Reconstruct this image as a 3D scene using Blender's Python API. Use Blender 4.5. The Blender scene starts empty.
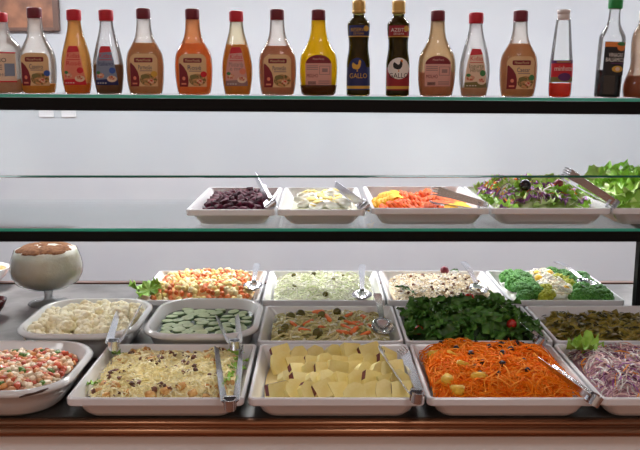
import bpy, bmesh, math, random
import numpy as np
from mathutils import Vector, Matrix, noise

# ------------------------------------------------------------------ camera, world, exposure
SC = bpy.context.scene
COL = SC.collection
PIT = math.radians(10.27); CP, SP = math.cos(PIT), math.sin(PIT)
ZC, FPX = 1.5, 800.0
cam_d = bpy.data.cameras.new('camera'); cam = bpy.data.objects.new('camera', cam_d); COL.objects.link(cam)
cam.location = (0, 0, ZC); cam.rotation_euler = (math.pi/2 - PIT, 0, 0)
cam_d.sensor_width = 36; cam_d.lens = 36*FPX/640; cam_d.clip_start = .05
SC.camera = cam
W = bpy.data.worlds.new('world'); SC.world = W; W.use_nodes = True
W.node_tree.nodes['Background'].inputs[0].default_value = (1.0, .68, .52, 1)
W.node_tree.nodes['Background'].inputs[1].default_value = .37
SC.view_settings.view_transform = 'Standard'; SC.view_settings.look = 'None'
SC.view_settings.gamma = 1; SC.view_settings.use_curve_mapping = False
SC.view_settings.exposure = 0.16
PANEL_E = 54.0          # emission of the ceiling panels over the buffet
FRONT_E = 9.0          # emission of the unseen fill panels added over the guests' side

def ray(px, py):
    u, v = (px-320)/FPX, (225-py)/FPX
    return Vector((u, CP+v*SP, -SP+v*CP))
def at_z(px, py, z):
    d = ray(px, py); t = (z-ZC)/d.z
    return Vector((d.x*t, d.y*t, z))
def at_y(px, py, y):
    d = ray(px, py); t = y/d.y
    return Vector((d.x*t, y, ZC+d.z*t))

# ------------------------------------------------------------------ materials
def lin(c):
    def f(x):
        x /= 255
        return x/12.92 if x <= .04045 else ((x+.055)/1.055)**2.4
    return (f(c[0]), f(c[1]), f(c[2]), 1)
def nd(nt, t, **kw):
    n = nt.nodes.new(t)
    for k, v in kw.items(): setattr(n, k, v)
    return n
def mat(name, c, rough=.5, metal=0, c2=None, scale=40, sss=0, vary=0, coat=0, bump=0, lo=.4, hi=.6, spec=.5, trans=0):
    """procedural principled material: two colours mixed by noise, a per-object brightness, a bump"""
    m = bpy.data.materials.new(name); m.use_nodes = True; nt = m.node_tree; p = nt.nodes['Principled BSDF']
    p.inputs['Roughness'].default_value = rough; p.inputs['Metallic'].default_value = metal
    p.inputs['Base Color'].default_value = lin(c); p.inputs['Specular IOR Level'].default_value = spec
    p.inputs['Coat Weight'].default_value = coat
    if trans: p.inputs['Transmission Weight'].default_value = trans
    if sss:
        p.inputs['Subsurface Weight'].default_value = sss; p.inputs['Subsurface Radius'].default_value = (.01, .008, .006)
        p.inputs['Subsurface Scale'].default_value = 1.0
    out = None
    tc = nd(nt, 'ShaderNodeTexCoord')
    if c2 is not None:
        nz = nd(nt, 'ShaderNodeTexNoise'); nz.inputs['Scale'].default_value = scale; nz.inputs['Detail'].default_value = 3
        nt.links.new(tc.outputs['Object'], nz.inputs['Vector'])
        r = nd(nt, 'ShaderNodeValToRGB'); r.color_ramp.elements[0].position = lo; r.color_ramp.elements[1].position = hi
        r.color_ramp.elements[0].color = lin(c); r.color_ramp.elements[1].color = lin(c2)
        nt.links.new(nz.outputs['Fac'], r.inputs['Fac']); out = r.outputs['Color']
    if vary:
        oi = nd(nt, 'ShaderNodeObjectInfo'); mr = nd(nt, 'ShaderNodeMapRange')
        mr.inputs['To Min'].default_value = 1-vary; mr.inputs['To Max'].default_value = 1+vary
        nt.links.new(oi.outputs['Random'], mr.inputs['Value'])
        h = nd(nt, 'ShaderNodeHueSaturation')
        if out: nt.links.new(out, h.inputs['Color'])
        else: h.inputs['Color'].default_value = lin(c)
        nt.links.new(mr.outputs['Result'], h.inputs['Value']); out = h.outputs['Color']
    if out: nt.links.new(out, p.inputs['Base Color'])
    if bump:
        nb = nd(nt, 'ShaderNodeTexNoise'); nb.inputs['Scale'].default_value = scale*2
        nt.links.new(tc.outputs['Object'], nb.inputs['Vector'])
        b = nd(nt, 'ShaderNodeBump'); b.inputs['Strength'].default_value = bump; b.inputs['Distance'].default_value = .004
        nt.links.new(nb.outputs['Fac'], b.inputs['Height']); nt.links.new(b.outputs['Normal'], p.inputs['Normal'])
    return m
def glassy(name, tint=(1, 1, 1), film=None, film_w=0.0, refl=.9, rough=.02):
    """thin clear wall: see-through, mirror reflection growing at grazing angles, and a share of clinging film"""
    m = bpy.data.materials.new(name); m.use_nodes = True; nt = m.node_tree; nt.nodes.remove(nt.nodes['Principled BSDF'])
    o = nt.nodes['Material Output']
    tr = nd(nt, 'ShaderNodeBsdfTransparent'); tr.inputs[0].default_value = (*tint, 1)
    gl = nd(nt, 'ShaderNodeBsdfGlossy'); gl.inputs['Roughness'].default_value = rough
    base = tr.outputs[0]
    if film:
        df = nd(nt, 'ShaderNodeBsdfDiffuse'); df.inputs[0].default_value = lin(film)
        tl = nd(nt, 'ShaderNodeBsdfTranslucent'); tl.inputs[0].default_value = lin(film)
        md = nd(nt, 'ShaderNodeMixShader'); md.inputs[0].default_value = .5
        nt.links.new(df.outputs[0], md.inputs[1]); nt.links.new(tl.outputs[0], md.inputs[2])
        mf = nd(nt, 'ShaderNodeMixShader'); mf.inputs[0].default_value = film_w
        nt.links.new(base, mf.inputs[1]); nt.links.new(md.outputs[0], mf.inputs[2]); base = mf.outputs[0]
    fr = nd(nt, 'ShaderNodeFresnel'); fr.inputs['IOR'].default_value = 1.45
    mu = nd(nt, 'ShaderNodeMath', operation='MULTIPLY'); mu.inputs[1].default_value = refl
    nt.links.new(fr.outputs[0], mu.inputs[0])
    mx = nd(nt, 'ShaderNodeMixShader'); nt.links.new(mu.outputs[0], mx.inputs[0])
    nt.links.new(base, mx.inputs[1]); nt.links.new(gl.outputs[0], mx.inputs[2]); nt.links.new(mx.outputs[0], o.inputs[0])
    return m
def emit(name, c, e):
    m = bpy.data.materials.new(name); m.use_nodes = True; p = m.node_tree.nodes['Principled BSDF']
    p.inputs['Base Color'].default_value = lin(c); p.inputs['Emission Color'].default_value = lin(c)
    p.inputs['Emission Strength'].default_value = e
    return m

M = dict(
    wall=mat('wall_paint', (158, 163, 167), .8, c2=(155, 160, 165), scale=2),
    ceil=mat('ceiling_paint', (235, 235, 235), .9),
    floor=mat('floor_wood', (140, 82, 54), .35, c2=(112, 62, 40), scale=4),
    white=mat('white_melamine', (236, 236, 238), .22, coat=.3),
    ceram=mat('white_ceramic', (226, 228, 228), .18, coat=.4),
    black=mat('black_frame', (8, 8, 9), .6, spec=.2),
    steel=mat('steel', (205, 207, 212), .22, 1),
    brush=mat('worn_steel', (134, 132, 130), .38, 1, c2=(104, 102, 101), scale=9, bump=.05),
    warm_tinted_steel=mat('warm_tinted_steel', (170, 124, 94), .3, 1),  # warm reflections on the steel edge are put into its brown colour
    laminate=mat('white_laminate', (250, 250, 250), .5),
    darkmetal=mat('brown_metal', (112, 84, 74), .4, .6),
    glass=glassy('shelf_glass', (.965, .985, .98), refl=.6),
    pane=glassy('guard_glass', (.97, .985, .98), refl=.55, rough=.24),
    teal=mat('green_glass_edge', (62, 190, 164), .12, coat=.5), teald=mat('guard_glass_edge', (34, 104, 88), .15, coat=.5),  # teal colour raised to include the light glowing inside the glass edge
    clear=glassy('clear_glass', (.96, .97, .97)),
    lightened=glassy('lightened_glass', (.97, .98, .98), (236, 240, 242), .45),  # white film brightens the goblet foot, where clear glass shows shadow
    pwood=mat('picture_wood', (132, 88, 62), .45, c2=(96, 60, 42), scale=7),
    pframe=mat('picture_frame_wood', (86, 62, 52), .4),
    outlet=mat('outlet_plastic', (186, 187, 190), .4),
)

# ------------------------------------------------------------------ object helpers
def new_mesh(name, V, F, mats, idx=None, smooth=True):
    me = bpy.data.meshes.new(name); me.from_pydata([tuple(v) for v in V], [], [tuple(f) for f in F])
    for m in (mats if isinstance(mats, (list, tuple)) else [mats]): me.materials.append(m)
    if idx is not None: me.polygons.foreach_set('material_index', list(idx))
    me.polygons.foreach_set('use_smooth', [smooth]*len(me.polygons)); me.update()
    return me
def obj(name, me, parent=None, loc=None):
    o = bpy.data.objects.new(name, me); COL.objects.link(o)
    if parent is not None: o.parent = parent
    if loc is not None: o.location = loc
    return o
def tag(o, label=None, cat=None, group=None, kind=None):
    if label: o['label'] = label
    if cat: o['category'] = cat
    if group: o['group'] = group
    if kind: o['kind'] = kind
    return o
def empty(name, loc, label, cat, group=None):
    o = bpy.data.objects.new(name, None); o.empty_display_size = .05; COL.objects.link(o); o.location = loc
    return tag(o, label, cat, group)
def box_vf(x0, x1, y0, y1, z0, z1):
    V = [(x, y, z) for z in (z0, z1) for y in (y0, y1) for x in (x0, x1)]
    F = [(0, 2, 3, 1), (4, 5, 7, 6), (0, 1, 5, 4), (2, 6, 7, 3), (0, 4, 6, 2), (1, 3, 7, 5)]
    return V, F
def bev_box(name, b, m, parent=None, bev=.003, loc=None):
    bm = bmesh.new(); V, F = box_vf(*b); vs = [bm.verts.new(v) for v in V]
    for f in F: bm.faces.new([vs[i] for i in f])
    if bev: bmesh.ops.bevel(bm, geom=bm.edges[:], offset=bev, segments=2, affect='EDGES')
    me = bpy.data.meshes.new(name); bm.to_mesh(me); bm.free()
    for x in (m if isinstance(m, (list, tuple)) else [m]): me.materials.append(x)
    return obj(name, me, parent, loc)
def rrect(w, d, r, z, n=6):
    """rounded rectangle ring"""
    r = min(r, w/2-1e-4, d/2-1e-4); P = []
    for cx, cy, a0 in ((w/2-r, d/2-r, 0), (-w/2+r, d/2-r, 90), (-w/2+r, -d/2+r, 180), (w/2-r, -d/2+r, 270)):
        for k in range(n+1):
            a = math.radians(a0+90*k/n); P.append((cx+r*math.cos(a), cy+r*math.sin(a), z))
    return P
def loft(rings, cap0=True, cap1=True):
    n = len(rings[0]); V = [p for r in rings for p in r]; F = []
    for i in range(len(rings)-1):
        for j in range(n):
            k = (j+1) % n
            F.append((i*n+j, i*n+k, (i+1)*n+k, (i+1)*n+j))
    if cap0: F.append(tuple(range(n-1, -1, -1)))
    if cap1: F.append(tuple((len(rings)-1)*n+j for j in range(n)))
    return V, F
def lathe(prof, n=32, k=1.0, cap0=True, cap1=True, mod=None):
    R = []
    for i, (r, z) in enumerate(prof):
        R.append([((r*(mod(i, j) if mod else 1))*math.cos(2*math.pi*j/n), k*(r*(mod(i, j) if mod else 1))*math.sin(2*math.pi*j/n), z) for j in range(n)])
    return loft(R, cap0, cap1)
def join(parts):
    V, F = [], []
    for v, f in parts:
        b = len(V); V += list(v); F += [tuple(i+b for i in q) for q in f]
    return V, F
def tube_vf(P, R, n=8):
    P = [Vector(p) for p in P]; rings = []
    for i, p in enumerate(P):
        t = (P[min(i+1, len(P)-1)]-P[max(i-1, 0)]).normalized()
        a = t.orthogonal().normalized() if i == 0 else (a - t*a.dot(t)).normalized()
        b = t.cross(a); r = R[i] if isinstance(R, (list, tuple)) else R
        rings.append([tuple(p+a*(r*math.cos(2*math.pi*k/n))+b*(r*math.sin(2*math.pi*k/n))) for k in range(n)])
    return loft(rings)
RNG = random.Random(7)

# ------------------------------------------------------------------ the setting
def struct(name, b, m, bev=0):
    return tag(bev_box(name, b, m, None, bev), kind='structure')
WALL_Y = 5.8; CEIL = 2.9; RX = 3.2; RY = -.7
struct('floor', (-RX-3, RX+3, -6, WALL_Y+.1, -.05, 0), M['floor'])
struct('ceiling', (-RX, RX, RY, WALL_Y+.1, CEIL, CEIL+.05), M['ceil'])
struct('wall_back', (-RX, RX, WALL_Y, WALL_Y+.1, 0, CEIL), M['wall'])
struct('wall_left', (-RX-.1, -RX, RY, WALL_Y+.1, 0, CEIL), M['wall'])
struct('wall_right', (RX, RX+.1, RY, WALL_Y+.1, 0, CEIL), M['wall'])

def ceiling_light(x, y, w, d, e, label):
    t = empty('ceiling_light', (x, y, CEIL), label, 'ceiling light', 'ceiling light panels')
    V, F = loft([rrect(w+.04, d+.04, .01, 0), rrect(w+.04, d+.04, .01, -.03), rrect(w, d, .008, -.03), rrect(w, d, .008, -.015)], True, False)
    obj('frame', new_mesh('light_frame', V, F, M['ceil'], smooth=False), t)
    V, F = box_vf(-w/2+.002, w/2-.002, -d/2+.002, d/2-.002, -.025, -.016)
    obj('diffuser', new_mesh('light_diffuser', V, F, emit('panel_glow', (250, 251, 254), e), smooth=False), t)
for x, w_ in ((-2.1, 'left'), (0, 'middle'), (2.1, 'right')):
    ceiling_light(x, 3.9, 1.3, .5, PANEL_E, 'long ceiling light panel behind the buffet shelves, %s of its row' % w_)
for x, w_ in ((-2.0, 'left'), (.62, 'right')):
    ceiling_light(x, -.1, .6, .6, FRONT_E, 'square unseen ceiling light panel added over the guests side, on the %s' % w_)

# picture and outlets on the wall
pb = at_y(60, 31, WALL_Y-.02)
pic = empty('wooden_picture', (pb.x-.35, WALL_Y, pb.z+.299), 'brown wooden picture board hanging high on the wall at the left', 'picture')
bev_box('board', (-.33, .32, -.022, -.001, -.28, .3), M['pwood'], pic, .002)
for b in ((.31, .35, -.04, -.001, -.3, .3), (-.35, -.31, -.04, -.001, -.3, .3), (-.31, .31, -.04, -.001, .27, .3), (-.31, .31, -.034, -.001, -.3, -.275)):
    bev_box('frame', b, M['pframe'], pic, .003)
for px, sd in ((46, 'left'), (68.5, 'right')):
    p = at_y(px, 107, WALL_Y)
    t = empty('wall_outlet', (p.x, WALL_Y, p.z), 'white wall outlet under the top shelf bar at the left, the %s one of two' % sd, 'outlet', 'wall outlets')
    bev_box('cover_plate', (-.052, .052, -.009, 0, -.075, .075), M['outlet'], t, .003)
    bev_box('socket', (-.03, .03, -.012, -.0085, -.04, .04), M['outlet'], t, .002)

# ------------------------------------------------------------------ counter
CZ = .85
cnt = empty('buffet_counter', (0, 2.0, 0), 'stainless steel buffet counter with rounded front edge tinted for warm reflections under all the trays', 'counter')
def cpart(name, b, m, bev=.002):
    return bev_box(name, (b[0], b[1], b[2]-2.0, b[3]-2.0, b[4], b[5]), m, cnt, bev)
cpart('worktop', (-1.5, 1.5, 1.474, 2.515, .815, CZ), M['brush'])
prof = [(1.4735, .8495), (1.465, .8492), (1.4605, .8465), (1.459, .843), (1.460, .8395), (1.4635, .8375), (1.462, .836), (1.4565, .8345), (1.4535, .831), (1.4525, .826), (1.4535, .8205), (1.458, .8165), (1.4735, .8155)]
V = []; F = []
for x in (-1.5, 1.5): V += [(x, y-2.0, z) for y, z in prof]
n = len(prof)
F = [(i, i+1, n+i+1, n+i) for i in range(n-1)] + [(n-1, 0, n, 2*n-1), tuple(range(n-1, -1, -1)), tuple(range(n, 2*n))]
obj('front_edge', new_mesh('front_edge', V, F, M['warm_tinted_steel']), cnt)
cpart('rear_rail', (-1.5, 1.5, 2.516, 2.55, .83, .853), M['darkmetal'], .006)
cpart('front_panel', (-1.5, 1.5, 1.475, 1.5, .03, .814), M['laminate'])
cpart('side_panel', (-1.5, -1.47, 1.501, 2.515, .03, .814), M['laminate'])
cpart('side_panel', (1.47, 1.5, 1.501, 2.515, .03, .814), M['laminate'])
cpart('plinth', (-1.46, 1.46, 1.53, 2.5, 0, .03), M['black'])

# ------------------------------------------------------------------ glass shelf unit
SH = at_y(320, 228.4, 1.95).z            # top of the lower shelf
US = at_y(320, 96.2, 1.95).z             # top of the upper shelf in the middle
TILT = math.radians(.4)
SX = 1.08
def up_z(x): return US - math.tan(TILT)*x
shelf = empty('glass_shelf_unit', (0, 1.95, CZ), 'two tier glass shelf with black front bars and a hanging glass guard, over the counter', 'shelf')
def glass_slab(name, b, parent, rot=0, loc=(0, 0, 0), m='glass'):
    V, F = box_vf(*b)
    idx = [0, 0, 1, 0, 1, 1] if m == 'glass' else [1, 1, 0, 0, 1, 1]
    o = obj(name, new_mesh(name, V, F, [M[m], M['teal']], idx, False), parent, loc); o.rotation_euler.y = rot
    return o
glass_slab('lower_glass', (-SX, SX, 0, .49, -.0075, 0), shelf, 0, (0, 0, SH-CZ))
glass_slab('upper_glass', (-SX, SX, 0, .30, -.0075, 0), shelf, TILT, (0, 0, US-CZ))
GT = math.radians(22); GL = .186
gx = glass_slab('glass_guard', (-SX, SX, -.003, .003, -GL, 0), shelf, 0, (0, .02, US-CZ-.014), 'pane'); gx.rotation_euler.x = -GT
ge = bev_box('polished_edge', (-SX, SX, -.003, .003, -GL-.0048, -GL), M['teald'], shelf, .001, (0, .02, US-CZ-.014)); ge.rotation_euler.x = -GT
def frame_bar(name, b, rot=0, loc=(0, 0, 0)):
    o = bev_box(name, b, M['black'], shelf, .002, loc); o.rotation_euler.y = rot; return o
frame_bar('front_bar', (-SX, SX, .002, .03, -.0345, -.008), 0, (0, 0, SH-CZ))
frame_bar('front_bar', (-SX, SX, -.0005, .012, -.0385, -.008), TILT, (0, 0, US-CZ))
for s in (-1, 1):
    xx = .878*s if s > 0 else -1.05
    frame_bar('side_bar', (xx-.018, xx+.018, .031, .48, -.0345, -.008), 0, (0, 0, SH-CZ))
    bev_box('post', (xx-.021, xx+.021, .146, .178, 0, SH-CZ-.035), M['black'], shelf, .003)
    bev_box('base_plate', (s*1.05-.025, s*1.05+.025, .2, .36, 0, .006), M['black'], shelf, .001)
    bev_box('rear_post', (s*1.05-.015, s*1.05+.015, .26, .29, .006, US-CZ-.0085-math.tan(TILT)*1.05*s), M['black'], shelf, .003) if s > 0 else bev_box('rear_post', (-1.065, -1.035, .26, .29, .006, US-CZ-.0085+math.tan(TILT)*1.03), M['black'], shelf, .003)

# ------------------------------------------------------------------ bottles
PXM = 800/1.975          # pixels per metre at the bottle row
RED = mat('red_cap', (196, 26, 44), .35); MAROON = mat('maroon_cap', (112, 22, 38), .35); GREEN = mat('green_cap', (24, 140, 62), .35)
GOLD = mat('gold_foil', (206, 168, 96), .35, .5); WCAP = mat('white_cap', (224, 216, 212), .4)
L = dict(
    beige=mat('label_beige', (222, 188, 138), .5), maroon=mat('label_maroon', (122, 22, 34), .5), white=mat('label_white', (236, 230, 220), .5),
    pink=mat('label_pink', (214, 160, 146), .5), red=mat('label_red', (206, 30, 44), .5), navy=mat('label_navy', (26, 36, 92), .5),
    gold=mat('label_gold', (214, 168, 70), .4, .3), black=mat('label_black', (20, 18, 20), .5), purple=mat('label_purple', (88, 34, 92), .5),
    food=mat('label_food_print', (96, 92, 44), .5, c2=(206, 150, 96), scale=160), foodred=mat('label_salad_print', (196, 60, 40), .5, c2=(226, 196, 160), scale=160),
    olive=mat('label_olive_print', (120, 110, 60), .5), blue=mat('label_blue', (50, 88, 170), .5), orange=mat('label_orange', (226, 130, 54), .5),
    green=mat('label_green', (62, 128, 70), .5), grey=mat('label_grey', (150, 120, 116), .5), cream=mat('label_cream', (232, 206, 178), .5),
    salmon=mat('label_salmon', (226, 132, 104), .5), slate=mat('label_slate', (132, 146, 168), .5), darkred=mat('label_dark_red', (150, 24, 30), .5))
def ell(cx, cz, rx, rz, n=20, a0=0, a1=360):
    return [(cx+rx*math.cos(math.radians(a0+(a1-a0)*i/n)), cz+rz*math.sin(math.radians(a0+(a1-a0)*i/n))) for i in range(n if a1-a0 == 360 else n+1)]
def rect(x0, x1, z0, z1, r=0):
    if not r: return [(x0, z0), (x1, z0), (x1, z1), (x0, z1)]
    return [(x+(x0+x1)/2, z+(z0+z1)/2) for x, z, _ in rrect(x1-x0, z1-z0, r, 0, 4)]
def text_polys(s, x, z, h, bold=0, w=None):
    c = bpy.data.curves.new('t', 'FONT'); c.body = s; c.align_x = 'CENTER'; c.align_y = 'CENTER'; c.size = h*1.35; c.resolution_u = 2; c.offset = bold
    o = bpy.data.objects.new('t', c); COL.objects.link(o)
    dg = bpy.context.evaluated_depsgraph_get(); me = bpy.data.meshes.new_from_object(o.evaluated_get(dg))
    V = [(v.co.x, v.co.y) for v in me.vertices]; F = [tuple(p.vertices) for p in me.polygons]
    bpy.data.objects.remove(o); bpy.data.curves.remove(c); bpy.data.meshes.remove(me)
    if w and V:
        xs = [v[0] for v in V]; k = w/(max(xs)-min(xs)); V = [(a*k, b) for a, b in V]
    return [(a+x, b+z) for a, b in V], F
def wrap_label(name, items, rad, k, parent, yaw=0):
    """items: (polygon | (verts, faces), material) in px about the bottle's axis and base; later items lie over earlier ones"""
    VV, FF, II, mats = [], [], [], []
    for li, (shape, m) in enumerate(items):
        if m not in mats: mats.append(m)
        bm = bmesh.new()
        pts, faces = shape if isinstance(shape, tuple) else (shape, [tuple(range(len(shape)))])
        vs = [bm.verts.new((x/PXM, 0, z/PXM)) for x, z in pts]
        for f in faces:
            try: bm.faces.new([vs[i] for i in f])
            except ValueError: pass
        bmesh.ops.triangulate(bm, faces=bm.faces[:])
        xs = [v.co.x for v in bm.verts]; zs = [v.co.z for v in bm.verts]
        for ax, (lo, hi), st in ((0, (min(xs), max(xs)), .0045), (2, (min(zs), max(zs)), .006)):
            t = math.floor(lo/st)*st+st
            while t < hi:
                no = [0, 0, 0]; no[ax] = 1; co = [0, 0, 0]; co[ax] = t
                bmesh.ops.bisect_plane(bm, geom=bm.verts[:]+bm.edges[:]+bm.faces[:], plane_co=co, plane_no=no); t += st
        bm.normal_update()
        b = len(VV)
        bm.verts.index_update()
        for v in bm.verts:
            r = rad(v.co.z)+.0004+.00016*li; x = v.co.x
            th = max(-1.45, min(1.45, math.asin(max(-1, min(1, x/r)))+yaw))
            VV.append((r*math.sin(th), -k*r*math.cos(th), v.co.z))
        for f in bm.faces:
            q = [b+v.index for v in f.verts]
            if f.normal.y > 0: q.reverse()
            FF.append(q); II.append(mats.index(m))
        bm.free()
    return obj(name, new_mesh(name, VV, FF, mats, II), parent)
def interp(prof):
    def f(z):
        for (z0, r0), (z1, r1) in zip(prof, prof[1:]):
            if z0 <= z <= z1: return r0+(r1-r0)*(z-z0)/max(z1-z0, 1e-9)
        return prof[-1][1] if z > prof[-1][0] else prof[0][1]
    return f
def smooth_prof(P, n=44):
    """Catmull-Rom through (z, half width) in px -> metres"""
    out = []
    zs = [p[0] for p in P]
    for i in range(n+1):
        z = zs[0]+(zs[-1]-zs[0])*i/n
        k = max(j for j in range(len(P)) if zs[j] <= z+1e-9); k = min(k, len(P)-2)
        p0, p1, p2, p3 = P[max(k-1, 0)], P[k], P[k+1], P[min(k+2, len(P)-1)]
        t = (z-p1[0])/(p2[0]-p1[0])
        m1 = (p2[1]-p0[1])/(p2[0]-p0[0])*(p2[0]-p1[0]); m2 = (p3[1]-p1[1])/(p3[0]-p1[0])*(p2[0]-p1[0])
        r = (2*t**3-3*t*t+1)*p1[1]+(t**3-2*t*t+t)*m1+(-2*t**3+3*t*t)*p2[1]+(t**3-t*t)*m2
        out.append((z/PXM, r/PXM))
    return out
SHELLS = {}
def shell(film, w, tint=(.97, .97, .96)):
    key = (film, w, tint)
    if key not in SHELLS: SHELLS[key] = glassy('bottle_wall', tint, film, w)
    return SHELLS[key]
def bottle(px, top, prof, k, liq, level, film, fw, cap, capm, caph, label, tint=(.97, .97, .96), flip=False, y=1.992, lean=0, name='dressing_bottle'):
    x = (px-320)/PXM
    t = empty(name, (x, y, up_z(x)+.0004), label, 'bottle', 'bottles on the top shelf'); t.rotation_euler.y = lean
    P = smooth_prof(prof); rad = interp(P)
    pr = [(r*.8, z) for z, r in P[:1]]+[(r, z+(.0015 if i == 0 else 0)) for i, (z, r) in enumerate(P)]
    V, F = lathe(pr, 40, k); obj('bottle_wall', new_mesh('bottle_wall', V, F, shell(film, fw*.15, tint)), t)
    if liq:
        lv = level/PXM; Q = [(z, r) for z, r in P if .003 < z < lv]+[(lv, rad(lv))]
        V, F = lathe([(Q[0][1]*.8, .002)]+[(r*.955-.0004, z) for z, r in Q], 40, k)
        obj('liquid', new_mesh('liquid', V, F, liq), t)
        if fw > .2 and level < prof[-1][0]-5:
            Q = [(lv+.0004, rad(lv+.0004))]+[(z, r) for z, r in P if z > lv+.001]
            V, F = lathe([(r*.955-.0004, z) for z, r in Q], 40, k, False, False); obj('residue', new_mesh('residue', V, F, shell(film, fw, (1, 1, 1))), t)
    z1 = P[-1][0]; ch = caph/PXM; cr = cap/PXM
    if flip:
        V, F = lathe([(cr*.8, z1-.002), (cr, z1), (cr, z1+ch*.45), (cr*.9, z1+ch*.5), (cr*1.08, z1+ch*.52), (cr*1.1, z1+ch*.9), (cr*1.02, z1+ch)], 32)
    else:
        V, F = lathe([(cr*.9, z1-.003), (cr*.97, z1-.0025), (cr, z1), (cr, z1+ch*.82), (cr*.96, z1+ch*.95), (cr*.86, z1+ch)], 48, mod=lambda i, j: 1.0+(.018 if (j % 2 and 1 < i < 5) else 0))
    obj('cap', new_mesh('cap', V, F, capm), t)
    return t, rad
PA = [(0, 15), (3, 16.3), (10, 17.6), (20, 18.4), (30, 18.5), (40, 17), (47, 13.2), (53, 10), (58, 8.4), (64, 7.4), (70, 7), (74, 6.8)]
PB = [(0, 12), (3, 12.7), (10, 14), (20, 15), (28, 15), (36, 14), (44, 12.2), (52, 10), (60, 7.8), (66, 6.7), (72, 6.2)]
PG = [(0, 11), (2, 11.6), (12, 11.7), (24, 11.6), (34, 11.4), (44, 9.9), (52, 9.6), (60, 10.6), (68, 11), (71, 10.4), (74, 7.2), (77, 5.6), (82, 5.4)]
def liquid(name, c, c2=None, rough=.3, tl=.5):
    m = mat(name, c, rough, c2=c2, scale=60, lo=.45, hi=.65); nt = m.node_tree; p = nt.nodes['Principled BSDF']
    t = nd(nt, 'ShaderNodeBsdfTranslucent'); t.inputs[0].default_value = lin(c); x = nd(nt, 'ShaderNodeMixShader'); x.inputs[0].default_value = tl
    nt.links.new(p.outputs[0], x.inputs[1]); nt.links.new(t.outputs[0], x.inputs[2]); nt.links.new(x.outputs[0], nt.nodes['Material Output'].inputs[0])
    return m

def front_label(word, pic='food', badge=('blue', 12, 29), accent='beige'):
    arch = [(-13, 8), (13.5, 8)]+ell(8, 33, 5.8, 6.5, 6, 0, 90)+ell(-6, 33, 7.5, 6.5, 6, 90, 180)
    flag = [(-13, 8), (-4.5, 8)]+[(-3.6, 12), (-3.8, 17), (-5, 22), (-8, 27), (-12, 31), (-13, 30)]
    it = [(arch, L[accent]), (flag, L['maroon']), (rect(-8.5, 9.5, 31, 35.6, 1.2), L['maroon']),
          (text_polys('MasterFoods', .6, 33.2, 2.6, w=14), L['beige']), (text_polys(word, 2.2, 26.2, 4.6, .0004, w=13), L['navy']),
          (rect(-3, 9, 22.6, 23.4), L['grey'])]
    it += [(ell(5, 14.5, 8.2, 6, 16), L[pic]), (ell(1, 17.5, 3.4, 2.2, 10), L['olive']), (ell(7.5, 13, 3, 2.4, 10), L['foodred']), (ell(-8.3, 16, 1.7, 1.9, 10), L['salmon']), (rect(-11, -6, 10, 11.6), L['salmon'])]
    if badge: it.append((ell(badge[1], badge[2]-9, 2.9, 2.9, 14), L[badge[0]]))
    return it
def back_label():
    arch = [(-12.6, 10), (12.6, 10)]+ell(0, 30, 12.9, 9.3, 14, 0, 180)
    it = [(arch, L['cream' if False else 'pink']), (ell(0, 31.5, 12.4, 8, 14, 0, 180), L['maroon']), (text_polys('MasterFoods', 0, 35.5, 2.2, w=11), L['pink'])]
    it += [(rect(-11.5, -.5, 28.6-1.7*i, 29.3-1.7*i), L['grey']) for i in range(3)]
    it += [(rect(.8, 11.3, 20.5, 29), L['grey']), (rect(1.3, 10.8, 21, 28.5), L['pink']), (rect(3.5, 9, 23, 26.5), L['grey'])]
    it += [(text_polys('MOLHO', -6, 19.4, 3.6, .0002, w=11), L['maroon'])]
    it += [(rect(-10+i*.85, -9.6+i*.85, 11, 14.2), L['black']) for i in range(9)]
    it += [(rect(0, 11, 14, 14.7), L['grey']), (rect(0, 11, 12, 12.7), L['grey'])]
    return it
def slim_label(word, base, low, badge, word2=None, col='red'):
    sh = [(-11, 9), (11, 9), (10, 20), (7.5, 34), (5, 44), (4, 46.5), (-4, 46.5), (-5.5, 44), (-8.5, 34), (-10.6, 20)]
    it = [(sh, L[base]), ([(-5.4, 44), (5, 44), (6, 41), (-6.4, 40)], L['red']), ([(-4.2, 46.4), (4, 46.4), (5, 44), (-5.4, 44)], L['red']),
          (text_polys('Kidas', 0, 37, 4.6, .0003, w=12), L['red']), (rect(-6.5, 6.5, 33, 33.6), L['red']),
          (text_polys(word, 0, 29.6, 4.6, .0004, w=14), L[col])]
    if word2: it.append((text_polys(word2, 0, 25.6, 4, .0003, w=12), L[col]))
    it += [([(-11, 9), (11, 9), (10.6, 14), (3, 15), (-10.8, 14)], L[low]), (ell(-5.5, 18.2, 4, 2.6, 12), L['foodred']), (ell(-7.5, 21, 2.2, 1.6, 8), L['green']),
           (ell(5.5, 15, 4.6, 3.2, 12), L['cream']), (ell(5.5, 16, 3.2, 2, 12), L['foodred']), (ell(6.3, 23, 3, 3, 12), L[badge])]
    it += [(rect(-9+2.6*i, -7.6+2.6*i, 10.5, 11.4), L['white']) for i in range(4)]
    return it
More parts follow.
